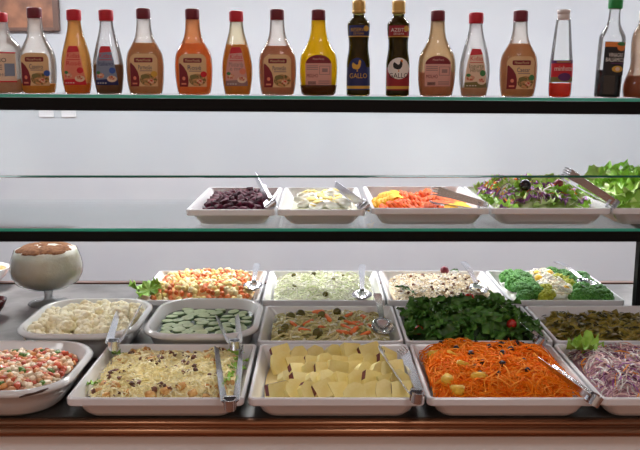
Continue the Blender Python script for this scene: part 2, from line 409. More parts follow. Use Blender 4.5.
LIQ = dict(
    golden=liquid('golden_dressing', (226, 170, 62), (206, 146, 44)), orange=liquid('orange_dressing', (236, 158, 62), (230, 140, 50)),
    brown=liquid('brown_dressing', (150, 108, 66), (128, 90, 54)), tan=liquid('tan_dressing', (206, 160, 112), (192, 144, 98)),
    rose=liquid('rose_dressing', (236, 160, 92), (228, 140, 76)), amber=liquid('amber_dressing', (220, 160, 58), (204, 138, 44)),
    mauve=liquid('mauve_dressing', (206, 154, 118), (190, 136, 102)), mustard=liquid('mustard_dressing', (244, 218, 10), (232, 204, 8)),
    dark=liquid('dark_sauce', (110, 66, 38)), pale=liquid('pale_dressing', (212, 172, 136), (200, 156, 120)),
    red=liquid('red_vinegar', (226, 66, 26), None, .15), balsam=mat('balsamic', (14, 10, 10), .15), oil=liquid('olive_oil', (104, 88, 16), (124, 104, 22), .15), honey=liquid('honey_sauce', (168, 92, 44)))
MILK = (236, 232, 228)
# left to right
t, r = bottle(5.5, 0, [(0, 18.5), (4, 19.5), (30, 19.8), (46, 18.5), (52, 13), (56, 10), (62, 8.6), (70, 8)], .8, LIQ['pale'], 14, MILK, .55, 8, RED, 8, 'clear bottle with red cap and pale label, at the left end of the top shelf')
it = [(rect(-17, 17, 11, 40, 1), L['cream']), (rect(-17, 17, 38.6, 40), L['red']), (rect(-17, 17, 11, 12.4), L['red']), (text_polys('ALHO', 2, 32, 4.4, .0004, w=16), L['black']), (text_polys('MOLHO', 2, 18, 3.4, w=16), L['grey']), (rect(8, 16, 17, 29), L['slate'])]
it += [(rect(-8, 6, 27-2*i, 27.8-2*i), L['grey']) for i in range(3)]
wrap_label('label', it, r, .8, t)
t, r = bottle(40.5, 0, PA, .62, LIQ['golden'], 10, MILK, .42, 7, MAROON, 9, 'clear round dressing bottle with dark red cap, nearly empty with golden remains'); wrap_label('label', front_label('Caseiro'), r, .62, t)
t, r = bottle(79, 0, PB, .7, LIQ['orange'], 11, (244, 196, 112), .85, 7, RED, 9.4, 'slim bottle of orange dressing with bright red cap, third from the left'); wrap_label('label', slim_label('Rosé', 'salmon', 'red', 'red'), r, .7, t)
t, r = bottle(110.5, 0, PB, .7, LIQ['brown'], 29, (226, 226, 230), .3, 7, RED, 9.4, 'slim clear bottle half full of brown dressing with blue and white label'); wrap_label('label', slim_label('Italiano', 'slate', 'navy', 'blue', col='navy'), r, .7, t)
t, r = bottle(147, 0, PA, .62, LIQ['tan'], 50, MILK, .4, 6.8, MAROON, 9, 'round tan dressing bottle, dark red cap, right of the half full slim bottle'); wrap_label('label', front_label('Parmesão', badge=('gold', 10.5, 29)), r, .62, t)
t, r = bottle(195, 0, PA, .62, LIQ['rose'], 50, (240, 178, 116), .8, 6.8, MAROON, 9, 'round bottle of orange pink dressing full to the neck, dark red cap and beige label'); wrap_label('label', front_label('Rosé', badge=('red', 11, 29)), r, .62, t)
t, r = bottle(238, 0, PB, .7, LIQ['amber'], 49, (240, 232, 190), .4, 6.8, RED, 9.2, 'slim bottle of amber dressing with red cap and empty pale neck'); wrap_label('label', slim_label('Mostarda', 'pink', 'grey', 'salmon', 'e mel', 'grey'), r, .7, t)
t, r = bottle(278, 0, PA, .62, LIQ['mauve'], 48, MILK, .4, 6.8, MAROON, 9, 'round bottle of mauve brown dressing with dark red cap, left of the yellow bottle'); wrap_label('label', front_label('Parmesão', badge=None), r, .62, t)
t, r = bottle(318.5, 0, PA, .62, LIQ['mustard'], 73, (226, 206, 40), .5, 6.8, MAROON, 9, 'round bottle of bright yellow dressing with maroon topped back label')
V, F = lathe([(.036, .0015), (.0418, .006), (.0442, .022), (.0452, .026)], 40, .625); obj('dark_sediment', new_mesh('dark_sediment', V, F, shell((104, 58, 30), .85)), t)
wrap_label('label', back_label(), r, .62, t)
OILT = (.62, .58, .26)
def rooster(cx, cz, s, body, comb):
    b = [(-2.2, -2.6), (-.6, -3), (1, -2.6), (2.2, -1), (2.6, 1), (2.2, 2.6), (1.4, 3.4), (.8, 2.6), (.6, 1), (-.6, .4), (-2, 1.4), (-3.4, 2.4), (-4.2, .8), (-4, -1.2), (-3.2, -2.2)]
    c = [(1, 3.2), (1.4, 4.4), (2, 3.8), (2.4, 4.3), (2.8, 3), (2.9, 1.8), (2.2, 2.4)]
    leg = [(-.3, -3), (.2, -3), (.3, -4.6), (-.6, -4.6)]
    return [([(cx+x*s, cz+z*s) for x, z in b], body), ([(cx+x*s, cz+z*s) for x, z in c], comb), ([(cx+x*s, cz+z*s) for x, z in leg], comb)]
for px, base, nm, acc in ((358, 'navy', 'blue', 'gold'), (397, 'darkred', 'red', 'white')):
    t, r = bottle(px, 0, PG, .98, LIQ['oil'], 78, (40, 36, 10), .3, 6.4, GOLD, 10, 'dark olive oil bottle with gold cap and %s label with a rooster' % nm, OILT, name='oil_bottle')
    V, F = lathe([(.0145, .196), (.0165, .198), (.0165, .203), (.0145, .205)], 32); obj('neck_ring', new_mesh('neck_ring', V, F, GOLD), t)
    it = [(rect(-11.2, 11.2, 6, 28), L[base]), (rect(-11.2, 11.2, 7.2, 10), L['gold'])]
    if nm == 'blue':
        it += [(ell(-1.5, 27, 8.6, 10, 20), L['navy'])]+rooster(-1.5, 29.5, 1.25, L['gold'], L['gold'])+[(text_polys('GALLO', -.5, 19.5, 5, .0004, w=17), L['gold'])]
    else:
        it += [(ell(0, 27, 10.4, 10.4, 20), L['white'])]+rooster(0, 30, 1.35, L['black'], L['orange'])+[(text_polys('GALLO', 0, 20, 5, .0006, w=19), L['black'])]
    it += [(text_polys('1919', 0, 13, 2, w=9), L['gold'])] if False else []
    wrap_label('label', it, r, .98, t)
    it = [(rect(-9.8, 9.8, 57, 68), L[base]), (rect(-9.8, 9.8, 57, 58), L['gold'])]
    it += [(text_polys('RESERVA' if nm == 'blue' else 'AZEITE', -.5, 63.5, 3.6, .0003, w=15), L['gold' if nm == 'blue' else 'white']), (text_polys('DE OLIVA', -.5, 60, 2, w=10), L['gold' if nm == 'blue' else 'white'])]
    it += [(ell(7, 65, 2.6, 2.8, 14), L['gold'])]
    wrap_label('neck_label', it, r, .98, t)
t, r = bottle(435.5, 0, PA, .62, LIQ['mauve'], 24, (226, 198, 152), .75, 6.8, MAROON, 9, 'round cloudy dressing bottle with pink back label, right of the oil bottles'); wrap_label('label', back_label(), r, .62, t)
t, r = bottle(473, 0, PB, .7, LIQ['pale'], 9, (240, 240, 242), .5, 7, RED, 9.2, 'slim clear bottle almost empty with bright red cap and white green label'); wrap_label('label', slim_label('Iogurte', 'cream', 'olive', 'green', 'Hortelã', 'olive'), r, .7, t)
t, r = bottle(516.5, 0, PA, .62, LIQ['tan'], 52, MILK, .42, 7, MAROON, 9.5, 'round tan dressing bottle with green badge, left of the small red vinegar'); wrap_label('label', front_label('Caesar', badge=('green', 11, 28)), r, .62, t)
t, r = bottle(558.5, 0, [(0, 9.8), (2, 10.6), (8, 11.2), (14, 11.2), (34, 11), (44, 10), (58, 8.6), (70, 7.4), (76, 6.6)], .95, LIQ['red'], 14, (236, 236, 240), .16, 5.8, WCAP, 8.4, 'small clear vinegar bottle with white flip cap and little red vinegar', flip=True, name='vinegar_bottle')
wrap_label('label', [(rect(-10.6, 10.6, 15, 36), L['purple']), (rect(-10.6, 10.6, 20, 33), L['red']), (rect(-10.6, 10.6, 15, 20), L['olive']), (ell(1, 20, 6.5, 4, 14), L['purple']), (text_polys('minhoto', 0, 28, 5, .0004, w=17), L['white']), (rect(-7, 7, 34, 34.8), L['gold'])], r, .95, t)
t, r = bottle(605.5, 0, [(0, 11.8), (2, 12.4), (10, 12.6), (56, 12.6), (61, 11.8), (66, 9), (71, 6.6), (76, 5.7), (84, 5.3), (87, 5.6)], .95, LIQ['balsam'], 27, (240, 240, 244), .1, 6.8, GREEN, 11, 'clear glass bottle of black balsamic vinegar with green cap and black label', lean=.035, name='vinegar_bottle')
wrap_label('label', [(rect(-8.5, 12.2, 22, 54), L['black']), (rect(-8.2, 12, 49, 53.6), L['orange']), (ell(7, 48.5, 4.4, 3.2, 12), L['orange']), (ell(7, 52, 4.6, 1.8, 12), L['green']), (text_polys('VINAGRE', 2.4, 41.2, 4, .0002, w=14), L['white']), (text_polys('BALSÂMICO', 2.2, 36.6, 4, .0002, w=18), L['white']), (rect(-2, 11, 33, 33.8), L['purple']), (ell(5, 28, 5.8, 3.2, 12), L['gold']), (ell(5, 28, 2.4, 2, 10), L['cream'])], r, .95, t, -.1)
t, r = bottle(641, 0, [(0, 18), (3, 19), (10, 19.6), (18, 18), (26, 15), (34, 13.6), (44, 14), (56, 14), (64, 12.4), (70, 9), (76, 7.6)], .8, LIQ['honey'], 22, (230, 200, 172), .55, 8, WCAP, 9, 'waisted bottle with amber sauce cut off at the right end of the top shelf')

# ------------------------------------------------------------------ trays
def make_tray(w, d, h, cx, y0, z, label, group, rot=0):
    c = Vector((cx, y0+d/2, z+.0005))
    R = [rrect(w-.075, d-.075, .016, 0), rrect(w-.062, d-.062, .024, .002), rrect(w-.046, d-.046, .028, .010), rrect(w-.026, d-.026, .024, h-.0185),
         rrect(w-.018, d-.018, .014, h-.0165), rrect(w-.002, d-.002, .013, h-.0155), rrect(w, d, .013, h-.013), rrect(w, d, .013, h-.002), rrect(w-.003, d-.003, .012, h),
         rrect(w-.013, d-.013, .011, h), rrect(w-.017, d-.017, .010, h-.003), rrect(w-.05, d-.05, .03, .012), rrect(w-.07, d-.07, .03, .006)]
    V, F = loft(R); o = obj('serving_tray', new_mesh('serving_tray', V, F, M['white'], smooth=False), None, c)
    o.rotation_euler.z = rot
    return tag(o, label, 'tray', group)
def make_casserole(w, d, h, cx, y0, z, label, rot=0):
    c = Vector((cx, y0+d/2, z+.0005)); r = min(w, d)*.31
    def rr(i, zz, rad=None): return rrect(w-i, d-i, (rad or r)-i*.3, zz, 10)
    R = [rr(.09, 0), rr(.078, .002), rr(.06, .01), rr(.034, h*.5), rr(.02, h-.016), rr(.012, h-.014), rr(.002, h-.012), rr(0, h-.008), rr(.002, h-.004), rr(.008, h-.003), rr(.012, h), rr(.022, h), rr(.028, h-.003), rr(.05, h*.5), rr(.08, .014), rr(.1, .008)]
    V, F = loft(R); o = obj('casserole_dish', new_mesh('casserole_dish', V, F, M['ceram']), None, c); o.rotation_euler.z = rot
    return tag(o, label, 'dish', 'rounded white dishes on the counter')
TH = .05
T = {}
def row(key, x0, x1, y0, y1, label, h=TH):
    T[key] = make_tray(x1-x0, y1-y0, h, (x0+x1)/2, y0, CZ, label, 'white serving trays on the counter')
    return T[key]
row('cheese', -.4876, -.146, 1.446, 1.77, 'white tray of grated cheese salad in the front row, at its left')
row('potato', -.1385, .2015, 1.446, 1.77, 'white tray of sliced potatoes in the middle of the front row')
row('carrot', .2055, .532, 1.446, 1.77, 'white tray of orange grated carrot in the front row')
row('cabbage', .538, .878, 1.446, 1.77, 'white tray of shredded purple cabbage in the front row, at the right edge')
row('pasta', -.147, .196, 1.787, 2.088, 'white tray of pasta salad with carrot and olives in the middle row')
row('arugula', .2, .546, 1.787, 2.088, 'white tray of dark green arugula leaves in the middle row')
row('bowtie', .551, .88, 1.787, 2.088, 'white tray of olive green pasta in the middle row, at the right')
row('dicedpot', -.514, -.169, 2.137, 2.49, 'white tray of diced potato and carrot salad in the back row, at its left')
row('slaw', -.161, .181, 2.137, 2.49, 'white tray of pale green coleslaw in the back row')
row('grain', .187, .521, 2.137, 2.49, 'white tray of cream coloured grain salad in the back row')
row('broccoli', .527, .845, 2.137, 2.49, 'white tray of broccoli in the back row, rightmost')
def srow(key, x0, x1, label, h=.0435, d=.42):
    T[key] = make_tray(x1-x0, d, h, (x0+x1)/2, 1.968, SH, label, 'white serving trays on the glass shelf')
srow('beet', -.3354, -.112, 'small white tray of dark beetroot chunks on the lower glass shelf')
srow('egg', -.107, .114, 'small white tray of pale egg chunks on the lower glass shelf')
srow('pepper', .128, .4245, 'white tray of orange and yellow slices on the lower glass shelf', .047)
srow('mixed', .429, .728, 'white tray of mixed leaf and purple cabbage salad on the glass shelf', .047)
srow('lettuce', .732, 1.03, 'white tray of bright green lettuce at the right end of the glass shelf', .047)
T['cauli'] = make_casserole(.29, .325, .072, -.58, 1.765, CZ, 'white rounded dish of cauliflower left of the cucumber dish')
T['cuke'] = make_casserole(.275, .325, .072, -.285, 1.765, CZ, 'white rounded dish of cucumber slices in water')
T['salsa'] = make_casserole(.35, .315, .066, -.67, 1.437, CZ, 'white rounded dish of chopped tomato salsa at the left edge')

t = T['salsa']
cr_ = .315*.31; P = []
for q, (a, dz) in enumerate(((-78, .0555), (-70, .0585), (-62, .0595), (-54, .0615), (-46, .064))):
    a = math.radians(a); P.append(Vector((.175-cr_+cr_*math.cos(a), -.1575+cr_+cr_*math.sin(a), dz)))
V, F = tube_vf(P, [.0012, .0026, .0022, .0028, .001], 8)
tag(obj('sauce_drip', new_mesh('sauce_drip', V, F, mat('dried_sauce', (70, 44, 34), .5)), t), 'dark brown sauce drip on the rim')

# ------------------------------------------------------------------ food helpers
def heap(a, b, z0, h, p=4, seed=0, amp=.006, fs=30):
    def f(x, y):
        q = max(0, 1-abs(x/a)**p)*max(0, 1-abs(y/b)**p)
        return z0+h*min(1, q*1.6)**.7+amp*noise.noise((x*fs+seed, y*fs, seed*1.3))*min(1, q*2)
    return f
def bed(name, tray, a, b, f, m, label, cat, n=36, r=.03):
    """the part of a dish nobody could count: one closed mound"""
    V, F = [], []
    for i in range(n+1):
        for j in range(n+1):
            s, t = -1+2*i/n, -1+2*j/n
            k = 1-.08*(s*s*t*t)
            V.append((s*a*k, t*b*k, f(s*a*.999, t*b*.999)))
    F = [(i*(n+1)+j, (i+1)*(n+1)+j, (i+1)*(n+1)+j+1, i*(n+1)+j+1) for i in range(n) for j in range(n)]
    o = obj(name, new_mesh(name, V, F, m), None, tray.location)
    return tag(o, label, cat, kind='stuff')
def darts(n, a, b, md, rng, p=6):
    P = []
    for _ in range(n*60):
        x, y = rng.uniform(-a, a), rng.uniform(-b, b)
        if abs(x/a)**p+abs(y/b)**p > 1: continue
        if all((x-u)**2+(y-v)**2 > md*md for u, v in P):
            P.append((x, y))
            if len(P) >= n: break
    return P
def scatter(name, meshes, tray, pts, f, label, cat, group, rng, lift=0, tilt=.5, sc=(.85, 1.15), yaw=None, zs=None, rots=None):
    out = []
    for i, (x, y) in enumerate(pts):
        me = meshes[i % len(meshes)] if len(meshes) < 20 else rng.choice(meshes)
        o = bpy.data.objects.new(name, me); COL.objects.link(o)
        s = rng.uniform(*sc)
        o.location = tray.location+Vector((x, y, (zs[i] if zs else f(x, y)+lift)))
        o.rotation_euler = rots[i] if rots else (rng.uniform(-tilt, tilt), rng.uniform(-tilt, tilt), rng.uniform(0, 6.28) if yaw is None else yaw+rng.uniform(-.3, .3))
        o.scale = (s, s, s); tag(o, label, cat, group); out.append(o)
    return out
def chunk(name, sx, sy, sz, m, seed=0, jit=.18, bev=.12):
    bm = bmesh.new(); bmesh.ops.create_cube(bm, size=1); rng = random.Random(seed)
    for v in bm.verts: v.co += Vector((rng.uniform(-jit, jit), rng.uniform(-jit, jit), rng.uniform(-jit, jit)))
    bmesh.ops.bevel(bm, geom=bm.edges[:], offset=bev, segments=2, affect='EDGES')
    for v in bm.verts: v.co = Vector((v.co.x*sx, v.co.y*sy, v.co.z*sz))
    me = bpy.data.meshes.new(name); bm.to_mesh(me); bm.free(); me.materials.append(m)
    me.polygons.foreach_set('use_smooth', [True]*len(me.polygons)); return me
def blob(name, r, m, seed=0, amp=.25, fs=2.5, sub=3, sq=(1, 1, 1)):
    bm = bmesh.new(); bmesh.ops.create_icosphere(bm, subdivisions=sub, radius=1)
    for v in bm.verts:
        k = 1+amp*noise.noise(v.co*fs+Vector((seed*3.1, seed, 0))); v.co = Vector((v.co.x*sq[0]*k*r, v.co.y*sq[1]*k*r, v.co.z*sq[2]*k*r))
    me = bpy.data.meshes.new(name); bm.to_mesh(me); bm.free(); me.materials.append(m)
    me.polygons.foreach_set('use_smooth', [True]*len(me.polygons)); return me
def cluster(name, r, m, n, seed, small, dome=.75, stem=None, sub=2):
    """floret: many small buds over a dome on a branching stem"""
    rng = random.Random(seed); parts = []
    ico = bmesh.new(); bmesh.ops.create_icosphere(ico, subdivisions=sub, radius=1)
    IV = [v.co.copy() for v in ico.verts]; IF = [tuple(v.index for v in f.verts) for f in ico.faces]; ico.free()
    idx = []
    for i in range(n):
        u = (i+.5)/n; th = i*2.39996; zz = 1-u*1.25; rr = math.sqrt(max(0, 1-zz*zz))
        c = Vector((rr*math.cos(th)*r, rr*math.sin(th)*r, zz*r*dome)); s = small*rng.uniform(.75, 1.3)
        parts.append(([tuple(c+v*s*(1+.2*noise.noise(v*3+c*200))) for v in IV], IF)); idx += [0]*len(IF)
    parts.append(([tuple(Vector((v.x*r*.9, v.y*r*.9, v.z*r*dome*.9))) for v in IV], IF)); idx += [0]*len(IF)
    if stem:
        v, f = lathe([(r*.35, -r*1.1), (r*.4, -r*.6), (r*.7, -r*.1)], 10); parts.append((v, f)); idx += [1]*len(f)
    V, F = join(parts)
    return new_mesh(name, V, F, [m, stem] if stem else [m], idx)
def leaf(name, ln, wd, m, seed, ruffle=.15, curl=.4, lobes=0, nu=14, nv=8, rf=9):
    """a thin curved leaf blade lying along +x, with a wavy or lobed margin and a midrib"""
    rng = random.Random(seed); V, F = [], []
    ph = rng.uniform(0, 6)
    for i in range(nu+1):
        u = i/nu
        w = wd*(math.sin(math.pi*min(1, u*.93+.05))**.7)
        if lobes: w *= .55+.45*abs(math.cos(u*math.pi*lobes+.4))
        for j in range(nv+1):
            v = -1+2*j/nv
            x = ln*(u-.5)+abs(v)*wd*.1; y = v*w*.5*(1+.1*math.sin(u*17+ph))
            z = -curl*ln*(u-.45)**2+abs(v)*wd*.16+ruffle*wd*abs(v)**2*math.sin(u*rf*2+ph+v*2)+.05*wd*math.sin(u*6+v*5+ph)
            V.append((x, y, z))
    for i in range(nu):
        for j in range(nv): F.append((i*(nv+1)+j, (i+1)*(nv+1)+j, (i+1)*(nv+1)+j+1, i*(nv+1)+j+1))
    return new_mesh(name, V, F, m)
def frill_leaf(name, r, m, seed, ruffle=.22, cup=.35, nr=6, nt=44):
    """a broad thin leaf with a crinkled, ruffled margin"""
    rng = random.Random(seed); p1, p2, p3 = (rng.uniform(0, 6) for _ in range(3)); V, F = [(0, 0, 0)], []
    for i in range(1, nr+1):
        q = i/nr
        for j in range(nt):
            a = 2*math.pi*j/nt
            rr = r*q*(1+q*(.16*math.sin(3*a+p1)+.10*math.sin(7*a+p2)+.07*math.sin(15*a+p3)))
            z = r*(cup*q*q*(.6+.4*math.cos(a+p1))+ruffle*q**3*math.sin(8*a+p3)+.1*q*q*math.sin(13*a+p2)+.06*q*math.sin(21*a+9*q))
            V.append((rr*math.cos(a), rr*math.sin(a)*.85, z))
    F = [(0, 1+j, 1+(j+1) % nt) for j in range(nt)]
    for i in range(nr-1):
        b = 1+i*nt
        F += [(b+j, b+nt+j, b+nt+(j+1) % nt, b+(j+1) % nt) for j in range(nt)]
    return new_mesh(name, V, F, m)
def shreds(name, tray, n, ln, wd, a, b, f, mats, label, cat, rng, lift=(.0, .008), bend=.6, tall=.25, wts=None, segs=4, th=.5, extra=None):
    V, F, I = [], [], []
    for s in range(n):
        x, y = rng.uniform(-a, a), rng.uniform(-b, b)
        if abs(x/a)**6+abs(y/b)**6 > 1: continue
        ang = rng.uniform(0, 6.28); l = rng.uniform(*ln); w = rng.uniform(*wd); k = rng.uniform(-bend, bend); up = rng.uniform(-tall, tall)
        mi = rng.choices(range(len(mats)), wts)[0] if wts else rng.randrange(len(mats))
        P = []; px, py = x, y; dz0 = rng.uniform(*lift)
        for q in range(segs+1):
            P.append(Vector((px, py, f(max(-a, min(a, px)), max(-b, min(b, py)))+dz0+up*l*(q/segs-.5)+.15*l*math.sin(q/segs*math.pi)*rng.uniform(.3, 1))))
            px += math.cos(ang)*l/segs; py += math.sin(ang)*l/segs; ang += k*1.2/segs*2
            px = max(-a*1.03, min(a*1.03, px)); py = max(-b*1.03, min(b*1.03, py))
        b0 = len(V); roll = rng.uniform(0, 3.14)
        for q, p in enumerate(P):
            t = (P[min(q+1, segs)]-P[max(q-1, 0)]); t = t.normalized() if t.length > 1e-6 else Vector((1, 0, 0))
            s1 = t.cross(Vector((0, 0, 1)));  s1 = s1.normalized() if s1.length > 1e-6 else Vector((1, 0, 0)); s2 = s1.cross(t)
            e1 = s1*math.cos(roll)+s2*math.sin(roll); e2 = -s1*math.sin(roll)+s2*math.cos(roll)
            kk = w*(.6 if q in (0, segs) else 1)
            for c1, c2 in ((1, 0), (0, 1), (-1, 0), (0, -1)): V.append(tuple(p+e1*(c1*kk*.5)+e2*(c2*kk*.5*th)))
        for q in range(segs):
            for c in range(4):
                d = (c+1) % 4; F.append((b0+q*4+c, b0+q*4+d, b0+q*4+4+d, b0+q*4+4+c)); I.append(mi)
        F.append((b0, b0+1, b0+2, b0+3)); F.append((b0+segs*4+3, b0+segs*4+2, b0+segs*4+1, b0+segs*4)); I += [mi, mi]
    o = obj(name, new_mesh(name, V, F, mats, I, False), None, tray.location)
    return tag(o, label, cat, kind='stuff')

# food colours
C = dict(
    beet=mat('beetroot', (82, 14, 38), .6, c2=(52, 10, 28), scale=60, vary=.35, spec=.15),
    eggw=mat('egg_white', (238, 238, 222), .35, vary=.05, sss=.1), yolk=mat('egg_yolk', (226, 200, 96), .6),
    redsl=mat('orange_red_slice', (230, 84, 26), .6, c2=(242, 122, 46), scale=50, vary=.2, spec=.15), yelsl=mat('yellow_slice', (248, 182, 24), .6, c2=(252, 204, 60), scale=50, vary=.1, spec=.15),
    lett=mat('lettuce_green', (128, 180, 46), .45, c2=(160, 206, 84), scale=25, vary=.2, sss=.0), lett2=mat('lettuce_pale', (168, 206, 96), .45, c2=(206, 226, 150), scale=25, vary=.15),
    dark=mat('arugula_green', (50, 100, 30), .4, c2=(84, 134, 52), scale=30, vary=.35), purple=mat('purple_cabbage', (122, 48, 128), .5, c2=(168, 108, 170), scale=60, vary=.2),
    whitec=mat('white_cabbage', (226, 222, 216), .45), paleg=mat('pale_cabbage', (230, 234, 202), .45), paleg2=mat('pale_cream_cabbage', (242, 242, 222), .45),
    carrot=mat('carrot_shred', (252, 142, 22),.65, spec=.15), carrot2=mat('carrot_shred_light', (254, 168, 60),.65, spec=.15), carrot3=mat('carrot_shred_deep', (244, 116, 10),.65, spec=.15),
    carrotp=mat('carrot_piece', (236, 128, 66), .35, vary=.15), potato=mat('potato_cube', (250, 226, 146), .4, vary=.12), potato2=mat('potato_cream', (250, 236, 184), .45, vary=.08),
    mayo=mat('mayonnaise', (240, 214, 150), .4, c2=(232, 160, 90), scale=70), olive=mat('olive', (96, 92, 34), .25, vary=.25), blackol=mat('black_olive', (26, 16, 24), .2),
    grain=mat('cream_grain', (244, 232, 206), .45), grain2=mat('tan_grain', (224, 206, 172), .45), grain3=mat('brown_grain', (130, 96, 66), .5),
    broc=mat('broccoli_bud', (56, 120, 40), .6, c2=(92, 156, 60), scale=260, vary=.25, bump=.6), stem=mat('broccoli_stem', (140, 172, 86), .5),
    caul=mat('cauliflower_bud', (250, 244, 216), .55, c2=(238, 226, 182), scale=50, vary=.04, bump=.08), caulst=mat('cauliflower_stem', (222, 214, 168), .5),
    brocy=mat('yellow_bud', (168, 172, 44), .6, vary=.15),
    pastaA=mat('pasta_pale', (226, 218, 168), .4), pastaB=mat('pasta_greenish', (202, 196, 128), .4), pastaC=mat('pasta_yellow', (212, 200, 138), .4),
    bow=mat('olive_pasta', (154, 136, 44), .35, c2=(112, 100, 30), scale=70, vary=.25, coat=.2), herb=mat('dark_herb', (50, 52, 22), .6),
    tom=mat('cherry_tomato', (170, 30, 22), .2, coat=.5), tomd=mat('tomato_dice', (210, 90, 54), .3, vary=.2, coat=.2), onion=mat('onion_dice', (238, 216, 184), .35, vary=.06), oran=mat('orange_dice', (230, 160, 96), .35, vary=.12), pinkd=mat('pink_dice', (226, 170, 124), .35, vary=.12), grn=mat('green_dice', (92, 130, 44), .4, vary=.2),
    cukeflesh=mat('cucumber_flesh', (172, 192, 146), .4, c2=(186, 202, 160), scale=120, vary=.12), cukeskin=mat('cucumber_skin', (92, 122, 76), .3),
    water=mat('green_water', (84, 102, 86), .12, coat=.2),
    cheese=mat('grated_cheese', (250, 238, 180), .5), cheese2=mat('grated_cheese_pale', (252, 246, 208), .5), cheesebed=mat('cheese_mound', (240, 222, 156), .6, c2=(248, 236, 180), scale=50),
    crou=mat('crouton', (206, 146, 76), .6, c2=(230, 186, 116), scale=80, vary=.15), rais=mat('brown_bits', (112, 70, 48), .5, vary=.4), raisb=mat('black_raisin', (28, 16, 18), .4),
    pflesh=mat('potato_flesh', (246, 232, 158), .45, c2=(238, 220, 136), scale=40, vary=.1, sss=.1), pskin=mat('potato_red_skin', (112, 40, 42), .5, c2=(88, 30, 34), scale=60),
    pine=mat('pineapple', (242, 192, 60), .35, vary=.08), cream=mat('whipped_cream', (250, 248, 236), .45, sss=.3, c2=(246, 242, 226), scale=30, bump=.25), cinn=mat('cinnamon', (172, 116, 70), .8, c2=(138, 84, 48), scale=120),
    redcab=mat('red_cabbage_dark', (112, 62, 92), .45), redcab2=mat('red_cabbage_mid', (186, 142, 154), .45), redcab3=mat('red_cabbage_pink', (228, 194, 188), .45),
    ron=mat('red_onion', (120, 34, 50), .3))

# ------------------------------------------------------------------ food on the glass shelf
rng = random.Random(11)
t = T['beet']; f = heap(.082, .165, .008, .026, seed=1, amp=.006)
bed('beetroot_base', t, .086, .17, f, C['beet'], 'deeper beetroot under the chunks in the small tray', 'beetroot')
ms = [chunk('beet_chunk', .021, .018, .016, C['beet'], s, .26, .07) for s in range(6)]
scatter('beet_chunk', ms, t, darts(85, .078, .16, .0155, rng), f, 'dark purple beetroot chunk in the small tray on the glass shelf', 'beetroot', 'beetroot chunks in the shelf tray', rng, .004, .6)
t = T['egg']; f = heap(.08, .15, .008, .024, seed=2, amp=.004)
bed('chopped_egg', t, .084, .16, f, mat('egg_mash', (226, 224, 190), .5, c2=(206, 210, 170), scale=60), 'pale chopped egg lying deeper in the small tray', 'egg')
def egg_mesh(seed):
    me = chunk('egg_chunk', .042, .034, .02, C['eggw'], seed, .12, .2); me.materials.append(C['yolk'])
    for p in me.polygons:
        if p.normal.z > .3 and (Vector((p.center.x, p.center.y, 0)).length < .012 or seed % 3 == 0 and p.center.x > .006): p.material_index = 1
    return me
scatter('egg_chunk', [egg_mesh(s) for s in range(6)], t, darts(24, .066, .13, .03, rng), f, 'white egg chunk with yellow yolk in the small shelf tray', 'egg', 'egg chunks in the shelf tray', rng, .008, .35)
# orange and yellow overlapping slices
def slice_mesh(name, m, seed, r=.034):
    """a ridged half-round vegetable slice standing on its flat side"""
    V, F = [], []; n = 16
    for s, tt in ((-1, .0), (1, .0)):
        for i in range(n+1):
            a = math.pi*i/n; rr = r*(1+.05*math.sin(a*9+seed)); V.append((rr*math.cos(a), s*.0045, rr*.72*math.sin(a)))
        V.append((0, s*.0055, r*.25))
    c0, c1 = n+1, 2*n+3
    for i in range(n):
        F.append((i, i+1, c0)); F.append((n+2+i+1, n+2+i, c1)); F.append((i, n+2+i, n+2+i+1, i+1))
    F.append((n, c0, c1, 2*n+2)); F.append((c0, 0, n+2, c1))
    return new_mesh(name, V, F, m)
t = T['pepper']; f = heap(.115, .16, .008, .012, seed=3, amp=.003)
pts, rots, zs = [], [], []
for cx, cy, n_, ya in ((-.045, -.1, 9, .5), (-.01, -.06, 9, .35), (.06, -.09, 8, -.5), (.0, .01, 8, .3), (.075, .0, 8, -.3), (-.02, .08, 8, .2), (.05, .1, 8, .1)):
    for i in range(n_):
        pts.append((cx+(i-n_/2)*.0115, cy+rng.uniform(-.004, .004))); rots.append((rng.uniform(-.9, -.6), rng.uniform(-.15, .15), ya+1.2+rng.uniform(-.15, .15))); zs.append(f(*pts[-1])+.004+.006*math.sin(i*.6))
scatter('orange_slice', [slice_mesh('orange_slice', C['redsl'], s, .034) for s in range(3)], t, pts, f, 'orange red vegetable slice overlapping others in the shelf tray', 'vegetable slice', 'orange slices in the shelf tray', rng, zs=zs, rots=rots, sc=(.9, 1.15))
pts, rots, zs = [], [], []
for cx, cy, n_ in ((-.088, -.05, 7), (-.08, .03, 6), (.09, -.135, 4)):
    for i in range(n_):
        pts.append((cx+(i-n_/2)*.009, cy+i*.004)); rots.append((-.9, rng.uniform(-.1, .1), .9+rng.uniform(-.2, .2))); zs.append(f(*pts[-1])+.008+.002*i)
scatter('yellow_slice', [slice_mesh('yellow_slice', C['yelsl'], s, .032) for s in range(2)], t, pts, f, 'bright yellow vegetable slice among the orange ones on the shelf', 'vegetable slice', 'yellow slices in the shelf tray', rng, zs=zs, rots=rots)
